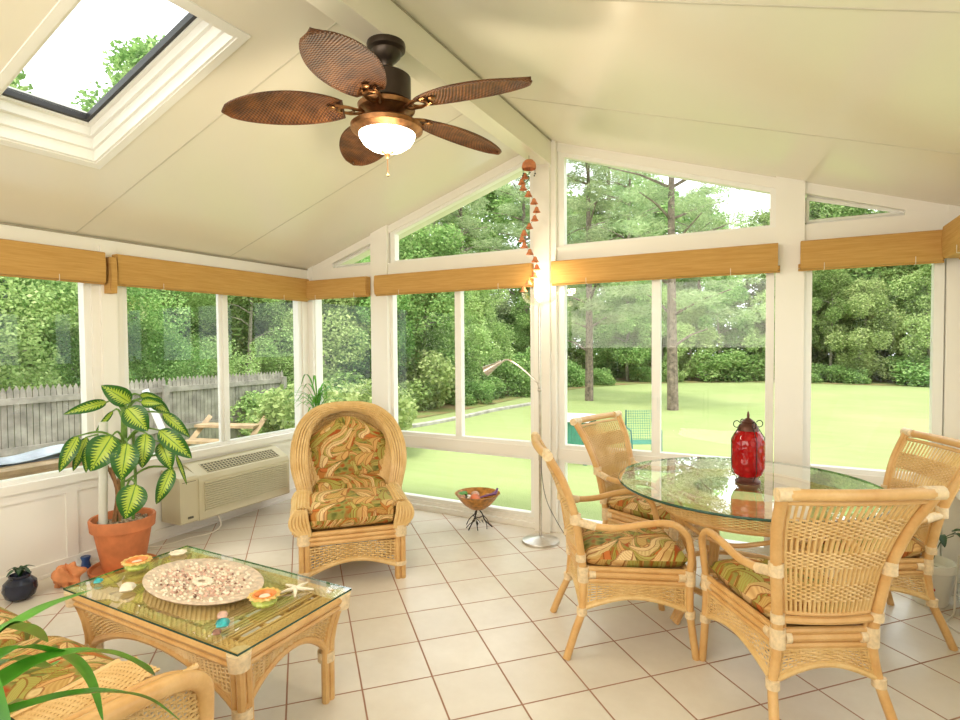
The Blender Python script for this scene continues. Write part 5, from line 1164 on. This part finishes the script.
# lumber, tarp and boards outside the left window
for k in range(9):
    b = MB(); L = random.uniform(2.6, 3.2); b.box(-0.07, 0.07, -L/2, L/2, 0, 0.035)
    x, zz = (-4.72-0.17*(k % 5), ZG+0.925+0.036*(k//5)); o = b.build('lumber_board', 'lumber', None, False, (x, 1.2+random.uniform(-.1, .1), zz)); o.rotation_euler = (0, 0, random.uniform(-.015, .015))
    tag(o, 'tan lumber board stacked outside the nearest left window', 'board', 'lumber boards outside the left window')
for y in (0.2, 2.2):
    e = empty('sawhorse', (-5.06, y, ZG+0.04), 0, 'wooden sawhorse holding the lumber, %s' % ('end nearer the camera' if y < 1 else 'end beyond the window post'), 'sawhorse'); b = MB(); b.box(-0.55, 0.55, -0.04, 0.04, 0.785, 0.88); b.build('beam', 'lumber', e, False)
    for sx in (-0.45, 0.45):
        for sy_ in (-0.22, 0.22): q = MB(); q.tube([(sx, sy_, 0.002), (sx*0.9, 0, 0.82)], 0.03, 4); q.build('leg', 'lumber', e, False)
b = MB(); b.grid(lambda u, v: V((-0.16+0.32*u, -1.5+3.0*v, 0.03+0.03*math.sin(9*v+6*u)*math.sin(3.1*u)+0.02*math.sin(23*v))), 10, 50)
b.grid(lambda u, v: V((-0.16+0.32*(1-u), -1.5+3.0*v, 0.0)), 10, 50); tag(b.build('tarp', 'tarp', None, True, (-5.0, 1.2, ZG+1.0)), 'folded blue grey tarp lying on the lumber outside', 'tarp')
b = MB(); b.tube([(0, 0, 0.0), (-0.10, -0.42, 1.22)], 0.05, 4); tag(b.build('white_board', 'white_plastic', None, False, (-7.6, 5.0, ZG+0.02)), 'white board leaning outside behind the dumbcane', 'board')
e = empty('garden_steps', (-7.3, 5.3, ZG), 0.3, 'tan wooden step frame outside the window above the air conditioner', 'steps')
for k in range(3): q = MB(); q.box(-0.5, 0.5, -0.3+0.28*k, -0.04+0.28*k, 0.20*(k+1), 0.20*(k+1)+0.04); q.build('tread', 'lumber', e, False)
for sx in (-0.48, 0.48): q = MB(); q.tube([(sx, -0.4, 0.03), (sx, 0.6, 0.72)], 0.05, 4); q.build('stringer', 'lumber', e, False)
# green patio furniture on the lawn
e = empty('patio_chair', (-1.74, 8.3, ZG), 0.5, 'green wire patio chair on the lawn behind the far dining chair', 'garden chair'); e.scale = (0.85, 0.85, 0.88)
b = MB(); weave(b, lambda u, v: V((-0.24+0.48*u, 0.22-0.06*v, 0.45+0.5*(1-v))), 12, 12, 0.004, 0.003, 1, 0.004); b.build('backrest', 'patio_green', e)
b = MB(); weave(b, lambda u, v: V((-0.24+0.48*u, -0.24+0.46*v, 0.44)), 12, 12, 0.004, 0.003, 1, 0.004); b.build('seat', 'patio_green', e)
for sx in (-1, 1):
    q = MB(); q.tube([(0.25*sx, 0.30, 0), (0.24*sx, 0.22, 0.44), (0.24*sx, 0.16, 0.96)], 0.012, 6); q.build('leg', 'patio_teal', e)
    q = MB(); q.tube([(0.25*sx, -0.28, 0), (0.25*sx, -0.25, 0.44), (0.26*sx, -0.22, 0.66), (0.25*sx, 0.20, 0.68)], 0.012, 6); q.build('leg', 'patio_teal', e)
e = empty('patio_table', (-2.92, 8.4, ZG), 0.1, 'green slatted patio table with white top on the lawn', 'garden table'); e.scale = (1, 1, 0.86)
b = MB(); b.box(-0.40, 0.40, -0.4, 0.4, 0.76, 0.80); b.build('top', 'white_plastic', e, False)
b = MB()
for k in range(16):
    x = -0.36+k*0.72/15; b.box(x-0.022, x+0.022, -0.36, -0.34, 0.34, 0.76); b.box(x-0.022, x+0.022, 0.34, 0.36, 0.34, 0.76)
b.box(-0.38, 0.38, -0.37, 0.37, 0.32, 0.36); b.build('slatted_sides', 'patio_green', e, False)
for sx in (-0.34, 0.34):
    for sy_ in (-0.32, 0.32): q = MB(); q.box(sx-0.03, sx+0.03, sy_-0.03, sy_+0.03, 0, 0.33); q.build('leg', 'patio_teal', e, False)
bpy.context.view_layer.update()
